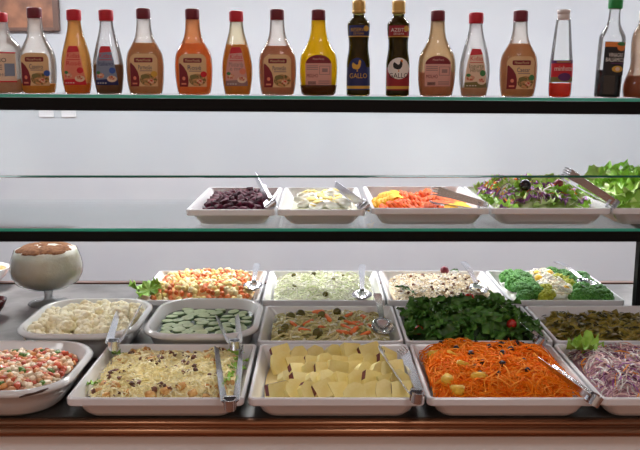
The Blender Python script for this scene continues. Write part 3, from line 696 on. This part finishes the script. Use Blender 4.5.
# mixed leaf salad
t = T['mixed']; f = heap(.125, .17, .01, .055, p=3, seed=4, amp=.012, fs=22)
bed('salad_base', t, .126, .172, f, mat('salad_base', (120, 150, 60), .6, c2=(190, 200, 150), scale=45), 'leaf salad lying deeper in the mixed salad tray', 'salad')
frill = [frill_leaf('lettuce_piece', .027, m, s) for s, m in enumerate((C['lett'], C['lett2'], C['lett']))]
scatter('lettuce_piece', frill, t, darts(70, .12, .16, .024, rng), f, 'frilly green lettuce piece in the mixed salad tray', 'lettuce', 'lettuce pieces in the mixed salad', rng, .006, .8, (.7, 1.2))
cab = [leaf('cabbage_strip', .052, .021, C['purple'], s, .3, 1.5, nu=8, nv=3) for s in range(4)]
scatter('cabbage_strip', cab, t, darts(60, .115, .15, .022, rng), f, 'purple cabbage strip in the mixed salad tray', 'cabbage', 'purple cabbage strips in the mixed salad', rng, .014, .7, (.7, 1.2))
shreds('salad_shreds', t, 420, (.02, .045), (.002, .004), .115, .155, f, [C['whitec'], C['carrot'], C['purple']], 'white, orange and purple shreds over the mixed salad', 'salad', rng, (.006, .02), wts=[5, 2, 3])
scatter('black_olive', [blob('black_olive', .0175, C['blackol'], 1, .06)], t, [(-.045, -.11)], f, 'large black olive on the mixed leaf salad', 'olive', None, rng, .026, .2)
scatter('dark_olive', [blob('dark_olive', .012, C['ron'], 2, .1)], t, [(.055, -.07)], f, 'small dark red olive on the mixed salad by the tongs', 'olive', None, rng, .022, .2)
# lettuce
t = T['lettuce']; f = heap(.125, .17, .01, .062, p=3, seed=5, amp=.014, fs=20)
bed('lettuce_base', t, .126, .172, f, C['lett2'], 'lettuce lying deeper in the right shelf tray', 'lettuce')
frill2 = [frill_leaf('lettuce_leaf', .042, m, 20+s, .25) for s, m in enumerate((C['lett'], C['lett2'], C['lett']))]
scatter('lettuce_leaf', frill2, t, darts(60, .12, .16, .03, rng), f, 'bright green frilly lettuce leaf in the right shelf tray', 'lettuce', 'lettuce leaves on the shelf', rng, .012, .8, (.75, 1.2))

# ------------------------------------------------------------------ back row
t = T['dicedpot']; f = heap(.151, .155, .022, .040, p=3, seed=6, amp=.006)
bed('potato_salad_dressing', t, .148, .153, f, C['mayo'], 'creamy dressing under the diced potato and carrot', 'potato salad')
pts = darts(330, .142, .145, .0128, rng); rng.shuffle(pts)
g1, g2 = [], []
for p in pts: (g1 if noise.noise((p[0]*40, p[1]*40, 3)) + rng.uniform(-.35, .35) > -.08 else g2).append(p)
scatter('potato_cube', [chunk('potato_cube', .013, .013, .013, m, s, .14, .16) for s, m in enumerate((C['potato'], C['potato2'], C['potato']))], t, g1, f, 'pale yellow potato cube in the back row salad tray', 'potato', 'potato cubes in the diced salad', rng, .004, .7)
scatter('carrot_cube', [chunk('carrot_cube', .011, .011, .011, C['carrotp'], s, .14, .14) for s in range(3)], t, g2, f, 'orange carrot cube in the back row potato salad tray', 'carrot', 'carrot cubes in the diced salad', rng, .004, .7)
scatter('lettuce_garnish', [frill_leaf('lettuce_garnish', .034, C['lett'], 31+s) for s in range(3)], t, [(-.168, -.10), (-.14, -.13), (-.155, -.06)], f, 'green lettuce leaf sticking out at the left of the potato salad', 'lettuce', 'lettuce garnish of the potato salad', rng, .035, .5)
t = T['slaw']; f = heap(.15, .155, .022, .026, p=3, seed=7, amp=.008, fs=25)
bed('coleslaw_base', t, .146, .152, f, C['paleg'], 'coleslaw lying deeper in the back row tray', 'coleslaw')
shreds('coleslaw', t, 1500, (.016, .04), (.002, .0042), .14, .146, f, [C['paleg'], C['paleg2'], C['whitec'], mat('slaw_green', (204, 214, 158), .45)], 'pale green shredded cabbage salad heaped in the back row tray', 'coleslaw', rng, (.0, .012), wts=[4, 4, 3, 2])
scatter('green_olive', [blob('green_olive', .009, C['olive'], s, .1) for s in range(3)], t, [(-.085, -.06), (.03, .02), (.06, .08), (-.09, .08), (.005, -.12), (-.03, .1)], f, 'small olive piece on the pale coleslaw', 'olive', 'olive pieces on the coleslaw', rng, .01, .4, (.7, 1.1))
t = T['grain']; f = heap(.147, .155, .022, .026, p=3, seed=8, amp=.006)
bed('grain_salad_base', t, .145, .153, f, C['grain2'], 'grain salad lying deeper in the back row tray', 'grain salad')
shreds('grain_salad', t, 2600, (.006, .011), (.005, .008), .137, .147, f, [C['grain'], C['grain2'], C['grain3'], C['whitec']], 'cream coloured grains heaped in the back row tray', 'grain salad', rng, (.0, .008), bend=.2, wts=[6, 3, 1, 3], segs=2, th=.9)
scatter('brown_bit', [blob('brown_bit', .0045, C['rais'], s, .3) for s in range(3)], t, darts(20, .125, .135, .03, rng), f, 'small brown bit on the cream grain salad', 'seed', 'brown bits on the grain salad', rng, .009, .5)
scatter('red_onion_piece', [blob('red_onion_piece', .014, C['ron'], 4, .15)], t, [(.035, .12)], f, 'dark red onion piece at the back of the grain salad', 'onion', None, rng, .018, .3)
scatter('herb_sprig', [leaf('herb_sprig', .05, .012, C['dark'], s, .2, .5, 3) for s in range(2)], t, [(.07, .125), (-.115, -.08), (-.1, -.115)], f, 'green herb sprig on the cream grain salad', 'herb', 'herb sprigs on the grain salad', rng, .02, .8)
t = T['broccoli']; f = heap(.136, .153, .02, .014, p=3, seed=9, amp=.004)
bed('shredded_palm_base', t, .13, .15, f, C['whitec'], 'white shredded vegetable lying deeper in the broccoli tray', 'salad')
shreds('white_shreds', t, 420, (.02, .045), (.004, .007), .055, .13, lambda x, y: f(x, y)+.02*max(0, 1-(x/.06)**2), [C['paleg2'], C['whitec'], C['grain']], 'white shredded vegetable between the broccoli florets', 'salad', rng, (.002, .016))
bro = [cluster('broccoli_floret', .022, C['broc'], 40, s, .0068, .8, C['stem']) for s in range(4)]
pts = [(-.105+rng.uniform(-.01, .01), y) for y in (-.125, -.085, -.045, 0, .045, .09)]+[(-.07, y) for y in (-.105, -.06, -.01, .05, .1)]+[(.075, y) for y in (-.12, -.07, .0, .06, .11)]+[(.112, y) for y in (-.125, -.085, -.04, .01, .06, .105)]+[(.045, -.135), (.035, .125)]
scatter('broccoli_floret', bro, t, pts, f, 'dark green broccoli floret in the back row tray', 'broccoli', 'broccoli florets in the back row', rng, .017, .5, (.85, 1.15))
scatter('yellow_floret', [cluster('yellow_floret', .018, C['brocy'], 26, 9, .006, .8, C['stem'])], t, [(.045, -.02), (.06, .03), (-.045, -.13), (-.035, -.09), (.04, .04)], f, 'yellow green floret beside the white shreds in the broccoli tray', 'broccoli', 'yellow florets in the back row', rng, .02, .5)
scatter('egg_piece', [blob('egg_piece', .011, C['pine'], s, .15) for s in range(2)], t, [(-.02, .07), (.02, .08), (.015, -.1), (-.03, .02)], f, 'yellow piece on the white shreds of the broccoli tray', 'egg', 'yellow pieces on the white shreds', rng, .03, .5)

# ------------------------------------------------------------------ middle row
t = T['pasta']; f = heap(.15, .13, .022, .018, p=3, seed=10, amp=.008, fs=24)
bed('pasta_salad_base', t, .146, .128, f, C['pastaB'], 'pasta salad lying deeper in the middle row tray', 'pasta salad')
shreds('pasta_salad', t, 1000, (.014, .034), (.004, .0065), .138, .12, f, [C['pastaA'], C['pastaB'], C['pastaC'], C['paleg2']], 'pale pasta shreds heaped in the middle row tray', 'pasta salad', rng, (.0, .012), wts=[4, 3, 3, 2], th=.8)
scatter('carrot_stick', [chunk('carrot_stick', .028, .009, .008, C['carrotp'], s, .12, .15) for s in range(4)], t, [(-.09, -.03), (-.06, -.07), (-.055, -.01), (-.02, -.06), (-.005, .02), (.04, -.05), (.05, -.02), (.06, -.07), (.075, -.04), (.09, .03), (.05, .05), (-.03, .08), (.085, -.09), (.03, -.085), (.1, -.03), (.065, .0)], f, 'orange carrot piece on the pasta salad', 'carrot', 'carrot pieces on the pasta salad', rng, .012, .4)
scatter('green_olive', [blob('green_olive', .0115, C['olive'], s, .08) for s in range(3)], t, [(-.11, -.05), (-.1, .03), (-.02, .035), (-.075, .06), (.03, .01), (-.03, -.095), (-.115, -.085), (.02, .07)], f, 'olive piece on the pasta salad in the middle row', 'olive', 'olives on the pasta salad', rng, .014, .4)
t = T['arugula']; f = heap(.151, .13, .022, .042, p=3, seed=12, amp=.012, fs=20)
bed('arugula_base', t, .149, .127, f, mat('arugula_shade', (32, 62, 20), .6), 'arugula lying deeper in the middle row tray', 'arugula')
ar = [leaf('arugula_leaf', .07, .032, C['dark'], s, .2, .9, 0 if s % 2 else 2.5, 14, 6) for s in range(5)]
scatter('arugula_leaf', ar, t, darts(150, .148, .125, .0165, rng), f, 'dark green arugula leaf in the middle row tray', 'arugula leaf', 'arugula leaves in the middle row', rng, .012, .9, (.75, 1.25))
scatter('cherry_tomato', [blob('cherry_tomato', .013, C['tom'], s, .05) for s in range(2)], t, [(-.135, -.09), (.085, -.098), (.02, .1)], f, 'dark red cherry tomato among the arugula leaves', 'tomato', 'cherry tomatoes in the arugula', rng, .018, .3)
t = T['bowtie']; f = heap(.144, .13, .02, .014, p=3, seed=13, amp=.006)
bed('pasta_base', t, .142, .127, f, C['bow'], 'olive green pasta lying deeper in the right middle tray', 'pasta')
def bow_mesh(seed):
    V, F = [], []; n, k = 10, 4
    for i in range(n+1):
        u = -1+2*i/n
        for j in range(k+1):
            v = -1+2*j/k; w = .3+.7*abs(u)**.8
            V.append((u*.017, v*.012*w, .004*math.cos(v*3.0)*(1.3-abs(u))+.003*math.sin(u*3+seed)))
    F = [(i*(k+1)+j, (i+1)*(k+1)+j, (i+1)*(k+1)+j+1, i*(k+1)+j+1) for i in range(n) for j in range(k)]
    return new_mesh('bow_pasta', V, F, C['bow'])
scatter('bow_pasta', [bow_mesh(s) for s in range(4)], t, darts(120, .133, .118, .0155, rng), f, 'olive green bow shaped pasta piece in the right middle tray', 'pasta', 'pasta pieces in the right tray', rng, .007, .7)
shreds('chopped_herbs', t, 160, (.008, .018), (.002, .004), .13, .115, f, [C['herb']], 'dark chopped herbs sprinkled over the olive green pasta', 'herb', rng, (.008, .014))
# cauliflower
t = T['cauli']; f = heap(.125, .138, .014, .03, p=3, seed=14, amp=.008)
bed('cauliflower_base', t, .115, .128, f, C['caul'], 'cauliflower lying deeper in the rounded dish', 'cauliflower')
cf = [cluster('cauliflower_floret', .020, C['caul'], 15, 30+s, .0105, .8, C['caulst']) for s in range(4)]
scatter('cauliflower_floret', cf, t, darts(46, .108, .122, .033, rng), f, 'cream white cauliflower floret in the rounded dish', 'cauliflower', 'cauliflower florets', rng, .012, .5, (.75, 1.2))
# cucumber slices in water
t = T['cuke']; WZ = .048
V, F = loft([rrect(.275-.056, .325-.056, .06, WZ-.004), rrect(.275-.052, .325-.052, .06, WZ)])
o = obj('dish_water', new_mesh('dish_water', V, F, C['water'], smooth=False), None, t.location); tag(o, 'dark greenish water the cucumber slices float in', 'water', kind='stuff')
def disc_mesh(seed, r=.017):
    V, F = lathe([(r*.97, -.002), (r, -.0015), (r, .0015), (r*.95, .0022), (r*.4, .0018)], 18, 1)
    n = 18; idx = [1]*(n*3)+[0]*n+[1, 0]
    return new_mesh('cucumber_slice', V, F, [C['cukeflesh'], C['cukeskin']], idx)
P = darts(64, .1, .124, .025, rng, 4)
scatter('cucumber_slice', [disc_mesh(0), disc_mesh(1, .0155)], t, P, None, 'pale green cucumber slice floating in the rounded dish', 'cucumber', 'cucumber slices in water', rng, zs=[WZ+.001+rng.uniform(0, .002) for _ in P], tilt=.12, sc=(.8, 1.15))
# salsa
t = T['salsa']; f = heap(.15, .132, .012, .042, p=4, seed=15, amp=.005)
bed('salsa_juice', t, .135, .118, f, mat('salsa_base', (206, 130, 104), .3, c2=(226, 190, 164), scale=60), 'juicy salsa lying deeper in the rounded dish at the left', 'salsa')
pts = darts(420, .135, .12, .0105, rng); rng.shuffle(pts); q = len(pts)
ci = 0
for nm, m, share, lab, cat in (('tomato_dice', 'tomd', .24, 'red tomato dice in the salsa dish at the left', 'tomato'), ('onion_dice', 'onion', .38, 'white onion dice in the salsa dish at the left', 'onion'), ('pink_dice', 'pinkd', .25, 'pink tomato dice in the salsa dish at the left', 'tomato'), ('orange_dice', 'oran', .07, 'orange pepper dice in the salsa dish at the left', 'pepper'), ('green_dice', 'grn', .06, 'green pepper dice in the salsa dish at the left', 'pepper')):
    k = int(q*share); sel = pts[ci:ci+k]; ci += k
    scatter(nm, [chunk(nm, .0130, .0110, .009, C[m], s, .2, .14) for s in range(4)], t, sel, f, lab, cat, cat+' dice of one colour in the salsa: '+nm.split('_')[0], rng, .004, .6)

# ------------------------------------------------------------------ front row
t = T['cheese']; f = heap(.15, .143, .022, .022, p=4, seed=16, amp=.012, fs=22)
bed('cheese_salad_base', t, .148, .141, f, C['cheesebed'], 'salad under the grated cheese in the front left tray', 'cheese salad')
shreds('grated_cheese', t, 2300, (.008, .022), (.002, .0042), .143, .133, f, [C['cheese'], C['cheese2'], C['cheesebed']], 'pale yellow grated cheese sprinkled over the front left tray', 'cheese', rng, (.0, .009), wts=[4, 4, 1], segs=3)
pts = [p for p in darts(60, .14, .13, .026, rng)]
scatter('crouton', [chunk('crouton', .017, .015, .012, C['crou'], s, .16, .14) for s in range(4)], t, sorted(pts, key=lambda p: -abs(p[1]+.02)-.6*abs(p[0]))[:30], f, 'golden brown crouton on the grated cheese salad', 'crouton', 'croutons on the cheese salad', rng, .003, .6, (.7, 1.2))
pts = [p for p in darts(240, .14, .128, .008, rng) if noise.noise((p[0]*26, p[1]*26, 4.4)) > .12][:70]
scatter('brown_bit', [blob('brown_bit', .0046, C['rais'], s, .8, 2, 2, (1.3, .9, .7)) for s in range(5)], t, pts, f, 'brown bit on the grated cheese salad', 'bacon bit', 'brown bits on the cheese salad', rng, .0065, .6, (.5, 1.3))
scatter('lettuce_bit', [frill_leaf('lettuce_bit', .017, C['lett'], 50+s) for s in range(3)], t, [(-.145, -.06), (-.145, .13), (.14, .02), (.143, .07), (.125, .13), (.13, -.06)], f, 'green lettuce edge showing under the grated cheese', 'lettuce', 'lettuce edges in the cheese salad', rng, .012, .5)
# potatoes: wedges with red skin laid in overlapping rows
t = T['potato']; f = heap(.15, .143, .02, .004, p=4, seed=17, amp=.003)
bed('potato_base', t, .147, .140, f, mat('potato_gap_shade', (206, 184, 112), .6), 'potato lying deeper under the slices in the middle front tray', 'potato')  # darker base colour paints the shade in gaps between slices
def wedge_mesh(seed, w=.05, h=.04, th=.015):
    """a thick cut potato piece: flat pale faces, rounded back of red skin"""
    rng2 = random.Random(seed); n = 12; V, F, I = [], [], []
    a0, a1, a2 = (rng2.uniform(-.15, .15) for _ in range(3))
    key = [(-.5, -.5), (.5, -.5+a0*.4), (.46, .2+a1), (.16+a0, .5), (-.3+a2, .42), (-.5, .05+a2)] if seed % 2 else [(-.5, -.5), (.5, -.42), (.5+a0*.3, .36+a1), (-.38+a2, .5)]
    out = []
    for (x0, z0), (x1, z1) in zip(key, key[1:]+key[:1]):
        for q in (.05, .5, .95): out.append(((x0+(x1-x0)*q)*w, (z0+(z1-z0)*q)*h))
    m = len(out)
    for s in (-1, 1):
        for x, z in out: V.append((x*(1+.03*s), s*th/2, z))
    F.append(tuple(range(m))); I.append(0); F.append(tuple(m+i for i in reversed(range(m)))); I.append(0)
    for i in range(m):
        j = (i+1) % m; F.append((j, i, m+i, m+j)); I.append(1 if 2 <= i <= 9 and seed % 3 == 0 or i < 3 and seed % 3 == 1 else 0)
    me = new_mesh('potato_slice', V, F, [C['pflesh'], C['pskin']], I, False); return me
pw = [wedge_mesh(s, rng.uniform(.04, .05), rng.uniform(.04, .05)) for s in range(9)]
pts, rots, zs = [], [], []
for ry, n_, x0, x1, dz in ((-.112, 9, -.115, .128, .026), (-.062, 9, -.10, .13, .032), (-.01, 8, -.08, .12, .032), (.045, 8, -.115, .11, .03), (.1, 7, -.12, .12, .028)):
    for i in range(n_):
        x = x0+(x1-x0)*i/(n_-1); left = x < -.02 and ry < -.06
        pts.append((x, ry+rng.uniform(-.008, .008))); zs.append(f(x, ry)+dz*.75+rng.uniform(-.002, .003))
        rots.append((rng.uniform(-.95, -.35), rng.uniform(-.4, .4), (.8 if left else .35)+rng.uniform(-.3, .3)))
pw2 = [w_ for i, w_ in enumerate(pw) if i % 3 < 2]
for sel, ms_ in (([i for i, p in enumerate(pts) if p[0] < -.03 or i % 4 == 0], pw2), ([i for i, p in enumerate(pts) if not (p[0] < -.03 or i % 4 == 0)], pw)):
    scatter('potato_slice', ms_, t, [pts[i] for i in sel], f, 'pale yellow potato slice in the middle front tray', 'potato', 'potato slices in the front row', rng, zs=[zs[i] for i in sel], rots=[rots[i] for i in sel], sc=(.85, 1.12))
# carrots
t = T['carrot']; f = heap(.144, .143, .022, .034, p=4, seed=18, amp=.012, fs=16)
bed('grated_carrot_base', t, .141, .140, f, C['carrot3'], 'grated carrot lying deeper in the front row tray', 'carrot')
shreds('grated_carrot', t, 2400, (.025, .065), (.0018, .0034), .138, .136, f, [C['carrot'], C['carrot2'], C['carrot3']], 'long orange grated carrot shreds heaped in the front row tray', 'carrot', rng, (.0, .014), tall=.35, wts=[5, 3, 2])
scatter('raisin', [blob('raisin', .0062, C['raisb'], s, .3) for s in range(3)], t, [(-.07, .07), (-.045, .03), (-.02, .105), (.0, .06), (.02, .02), (.03, .08), (.045, .05), (-.03, -.02), (-.05, -.04), (.005, -.045), (.06, .0), (.09, .07), (.1, .11), (.115, .08), (-.01, -.08), (.05, -.07), (-.1, .1), (.07, .1), (-.045, -.07), (.085, .11)], f, 'black raisin on the orange grated carrot', 'raisin', 'raisins on the carrot', rng, .015, .4)
scatter('pineapple_chunk', [chunk('pineapple_chunk', .024, .02, .016, C['pine'], s, .18, .14) for s in range(3)], t, [(-.115, -.1), (-.12, .06), (-.085, .04), (-.075, -.03), (-.05, -.085), (-.1, -.125)], f, 'yellow pineapple chunk at the left of the grated carrot', 'pineapple', 'pineapple chunks in the carrot', rng, .013, .4)
# red cabbage
t = T['cabbage']; f = heap(.149, .143, .022, .03, p=4, seed=19, amp=.01, fs=18)
bed('red_cabbage_base', t, .147, .140, f, C['redcab2'], 'shredded cabbage lying deeper in the front right tray', 'cabbage')
shreds('shredded_cabbage', t, 2000, (.02, .05), (.002, .0042), .142, .137, f, [C['redcab'], C['redcab2'], C['redcab3'], C['whitec'], C['carrot2'], C['purple']], 'purple and white shredded cabbage heaped in the front right tray', 'cabbage', rng, (.0, .013), wts=[2, 4, 5, 6, .6, 1.6])
scatter('lettuce_garnish', [frill_leaf('lettuce_garnish', .034, C['lett'], 60+s) for s in range(2)], t, [(-.125, .11), (-.1, .13), (-.13, .08)], f, 'green lettuce leaf in the corner of the purple cabbage tray', 'lettuce', 'lettuce garnish of the purple cabbage', rng, .02, .5)

# ------------------------------------------------------------------ cutlery
def frame_to(o, base, tip, roll=0):
    y = (tip-base).normalized(); z = Vector((0, 0, 1)); x = y.cross(z).normalized(); z = x.cross(y)
    R = Matrix((x, y, z)).transposed().to_4x4() @ Matrix.Rotation(roll, 4, 'Y')
    o.matrix_world = Matrix.Translation(base) @ R
def strip(P, Wd, Th, cant=0):
    """flat bar along P=(x,y,z) points, wide in z, thin in x"""
    rings = []
    for (x, y, z), w, t in zip(P, Wd, Th):
        c, s_ = math.cos(cant), math.sin(cant)
        rings.append([(x+a*c+b*s_, y, z-a*s_+b*c) for a, b in ((-t/2, -w/2), (t/2, -w/2), (t/2, w/2), (-t/2, w/2))])
    return loft(rings)
def tongs(base, tip, label, roll=0, spread=.03, fork=False, wide=.019, gap=.018, cant=.85):
    ln = (tip-base).length; t = empty('serving_tongs', base, label, 'tongs', 'steel serving tongs')
    for s in (-1, 1):
        P, Wd, Th = [], [], []
        for i in range(11):
            u = i/10; P.append((s*(gap/2+(spread/2-gap/2)*u**.8), ln*u*(.86 if fork else 1), 0)); Wd.append(wide*(1-.35*u) if not fork else wide*(.8+.2*u+.7*max(0, u-.7))); Th.append(.0016)
        parts = [strip(P, Wd, Th, s*cant)]; tines = []
        if fork:
            x = P[-1][0]; w = Wd[-1]
            for k in range(4):
                z = -w/2+w*(k+.5)/4
                zx, zz = x+z*math.sin(s*cant), z*math.cos(s*cant)
                tines.append(strip([(zx, ln*.8601, zz), (zx-s*.001, ln*.94, zz), (zx-s*.004, ln, zz)], [w*.15, w*.13, w*.05], [.0016]*3, s*cant))
        V, F = join(parts); arm = obj('arm', new_mesh('tong_arm', V, F, M['steel'], smooth=False), t)
        if tines:
            V, F = join(tines); obj('tines', new_mesh('tines', V, F, M['steel'], smooth=False), arm)
    # spring bend and clasp
    P, R = [], []
    rings = []
    for i in range(13):
        a = -math.pi/2+math.pi*i/12; x = math.sin(a)*(gap/2+.0008); y = -math.cos(a)*.012
        nx, ny = math.sin(a), -math.cos(a)
        w = wide*1.05; tt = .0012
        rings.append([(x-nx*tt, y-ny*tt, -w/2), (x+nx*tt, y+ny*tt, -w/2), (x+nx*tt, y+ny*tt, w/2), (x-nx*tt, y-ny*tt, w/2)])
    V, F = loft(rings); obj('spring_bend', new_mesh('spring_bend', V, F, M['steel'], smooth=False), t)
    V, F = loft([rrect(gap+.006, wide+.004, .003, 0, 3), rrect(gap+.006, wide+.004, .003, .007, 3)])
    V = [(x, z+.006, y) for x, y, z in V]
    obj('clasp_ring', new_mesh('clasp_ring', V, F, M['steel'], smooth=False), t)
    frame_to(t, base, tip, roll); return t
def spoon(bowl, hand, label, bw=.056, bl=.075, roll=0):
    """serving spoon: bowl centred at the origin, handle along +y"""
    t = empty('serving_spoon', bowl, label, 'spoon', 'steel serving spoons'); ln = (hand-bowl).length
    n, k = 24, 8; V, F = [], []
    for lay in (0, 1):
        for i in range(k+1):
            q = i/k
            for j in range(n):
                a = 2*math.pi*j/n; V.append((q*bw/2*math.cos(a), q*bl/2*math.sin(a)*(1+.08*math.sin(a)), -.016*(1-q*q)-lay*.0014))
    for lay in (0, 1):
        b = lay*(k+1)*n
        for i in range(k):
            for j in range(n):
                j2 = (j+1) % n; f_ = (b+i*n+j, b+i*n+j2, b+(i+1)*n+j2, b+(i+1)*n+j); F.append(f_ if lay == 0 else f_[::-1])
    b = (k+1)*n
    for j in range(n):
        j2 = (j+1) % n; F.append((k*n+j, k*n+j2, b+k*n+j2, b+k*n+j))
    obj('bowl', new_mesh('spoon_bowl', V, F, M['steel']), t)
    rings = []
    for i in range(9):
        u = i/8; y = bl*.5+.001+(ln-bl*.5)*u; w = (.013+.011*u**1.5)*(1 if i < 8 else .7); z = .006*math.sin(u*math.pi)
        rings.append([(-w/2, y, z), (w/2, y, z), (w/2, y, z+.002), (-w/2, y, z+.002)])
    V, F = loft(rings); obj('handle', new_mesh('spoon_handle', V, F, M['steel'], smooth=False), t)
    frame_to(t, bowl, hand, roll); return t
RZ = CZ+TH
spoon(at_z(253, 285, RZ+.016), at_z(257.5, 264, RZ+.03), 'serving spoon resting on the diced potato salad')
spoon(at_z(362, 294, RZ+.012), at_z(362, 265, RZ+.03), 'serving spoon resting on the pale coleslaw')
spoon(at_z(383, 326, RZ+.012), at_z(377, 294, RZ+.05), 'serving spoon resting on the pasta salad in the middle row')
spoon(at_z(479, 288, RZ+.014), at_z(463, 262, RZ+.04), 'serving spoon resting on the cream grain salad')
spoon(at_z(588, 283, RZ+.026), at_z(556, 262, RZ+.05), 'serving spoon resting on the broccoli')
tongs(at_z(230, 404, RZ+.012), at_z(229, 347, RZ+.016), 'steel tongs lying on the grated cheese salad, hinge over the front rim', 0, .055)
tongs(at_z(417, 397, RZ+.012), at_z(391, 348, RZ+.018), 'steel fork tongs at the right of the sliced potatoes', .1, .05, True)
tongs(at_z(595, 400, RZ+.012), at_z(545, 362, RZ+.03), 'steel tongs lying across the grated carrot tray', .5, .04)
tongs(at_z(541, 342, RZ+.012), at_z(502, 306, RZ+.03), 'steel tongs at the right of the arugula leaves', .5, .035)
tongs(at_z(113, 345, CZ+.085), at_z(130, 306, CZ+.075), 'steel tongs standing in the cauliflower dish', 0, .05)
tongs(at_z(235, 345, CZ+.078), at_z(227, 316, CZ+.056), 'steel tongs dipping into the cucumber dish', 0, .05)
tongs(at_y(271, 205, 1.99), at_y(259, 180, 2.16), 'steel tongs on the beetroot chunks of the glass shelf', .9, .03, wide=.026)
tongs(at_y(364, 207, 1.99), at_y(338, 188, 2.12), 'steel tongs on the egg chunks of the glass shelf', .9, .03, wide=.026)
tongs(at_y(483, 207, 1.99), at_y(430, 196, 2.03), 'steel fork tongs on the orange slices of the glass shelf', 1.1, .04, True, wide=.02)
tongs(at_y(613, 204, 1.985), at_y(562, 174, 2.06), 'steel fork tongs leaning on the mixed leaf salad', .8, .04, True, wide=.022)

# ------------------------------------------------------------------ goblet, bowls at the left
gp = at_z(49, 303, CZ)
gb = empty('glass_goblet', gp, 'large clear footed glass goblet at the left of the counter', 'goblet')
GB = [(.030, .048), (.062, .052), (.088, .066), (.1, .088), (.1035, .108), (.101, .128), (.094, .15), (.089, .163)]
V, F = lathe(GB, 48, 1, True, False); obj('bowl', new_mesh('goblet_bowl', V, F, M['clear']), gb)
V, F = lathe([(.058, 0), (.06, .002), (.055, .005), (.02, .010), (.012, .016), (.0115, .03), (.014, .042), (.03, .048)], 40); obj('foot', new_mesh('goblet_foot', V, F, M['lightened']), gb)
cr = empty('cream_dessert', gp+Vector((0, 0, .0505)), 'whipped cream dessert dusted with cinnamon filling the glass goblet', 'dessert')
V, F = lathe([(.028, .001), (.060, .003), (.0855, .0165), (.0972, .038), (.1005, .0575), (.098, .0775), (.0915, .099), (.083, .112), (.064, .1215), (.03, .126), (.008, .127)], 48, mod=lambda i, j: 1+(.012*math.sin(j*1.3+i) if i > 6 else 0)); obj('cream', new_mesh('cream', V, F, C['cream']), cr)
V, F = [], []
cb = bmesh.new(); rr2 = random.Random(5)
def dust_z(r):
    P_ = [(0, .1275), (.03, .1262), (.064, .1218), (.083, .1125), (.0915, .0995)]
    for (a, b), (c, d) in zip(P_, P_[1:]):
        if r <= c: return b+(d-b)*(r-a)/(c-a)
    return .0995
parts = []
for cx, cy, ra in ((-.045, -.03, .028), (-.02, -.055, .02), (.03, -.045, .032), (.055, -.015, .02), (-.05, .02, .024), (.0, .05, .03), (.04, .035, .022), (-.005, -.005, .014), (-.02, -.072, .02), (.05, -.055, .02), (-.062, -.04, .02)):
    ring = [Vector((cx, cy))]; ra *= 1.3; pv = [(cx, cy, dust_z(math.hypot(cx, cy))+.0022)]; m_ = 18
    for lay in (1, 2, 3):
        for j in range(m_):
            a = 2*math.pi*j/m_; q = ra*lay/3*(1+.35*noise.noise((cx*90+math.cos(a)*2, cy*90+math.sin(a)*2, lay*.2)))
            x, y = cx+q*math.cos(a), cy+q*math.sin(a); h_ = math.hypot(x, y)
            if h_ > .084: x, y = x*.084/h_, y*.084/h_
            pv.append((x, y, dust_z(math.hypot(x, y))+(.0022 if lay < 3 else -.001)))
    pf = [(0, 1+j, 1+(j+1) % m_) for j in range(m_)]+[(1+l*m_+j, 1+(l+1)*m_+j, 1+(l+1)*m_+(j+1) % m_, 1+l*m_+(j+1) % m_) for l in (0, 1) for j in range(m_)]
    parts.append((pv, pf))
cb.free()
V, F = join(parts); obj('cinnamon', new_mesh('cinnamon', V, F, C['cinn']), cr)
b1 = at_z(-14, 285, CZ)
BW = [(.03, 0), (.034, .003), (.04, .008), (.062, .03), (.076, .055), (.0765, .058), (.0745, .058), (.06, .03), (.036, .011)]
V, F = lathe(BW, 40); o = obj('white_bowl', new_mesh('white_bowl', V, F, M['ceram']), None, b1+Vector((0, 0, .0005))); tag(o, 'white bowl cut off by the left edge, behind the goblet', 'bowl')
fb = heap(.06, .06, .03, .028, 3, 21, .004)
V, F = lathe([(.05, .028), (.062, .042), (.064, .05), (.045, .058), (.02, .062)], 24); o = obj('orange_food', new_mesh('orange_food', V, F, mat('orange_food', (206, 120, 54), .5, c2=(232, 170, 100), scale=60, bump=.5)), None, b1+Vector((0, 0, .0015))); tag(o, 'orange brown food heaped in the white bowl at the left edge', 'food', kind='stuff')
b2 = at_z(-10, 316, CZ)
V, F = lathe([(r*.62, z*.8) for r, z in BW], 40); o = obj('red_bowl', new_mesh('red_bowl', V, F, mat('red_brown_bowl', (104, 38, 40), .25, coat=.4)), None, b2+Vector((0, 0, .0005))); tag(o, 'small dark red bowl cut off by the left edge', 'bowl')
V, F = lathe([(.03, .026), (.039, .034), (.03, .039), (.01, .041)], 24); o = obj('dark_sauce', new_mesh('dark_sauce', V, F, mat('dark_relish', (58, 40, 36), .4, c2=(130, 110, 98), scale=90, bump=.5)), None, b2+Vector((0, 0, .0015))); tag(o, 'dark brown relish in the small red bowl', 'sauce', kind='stuff')
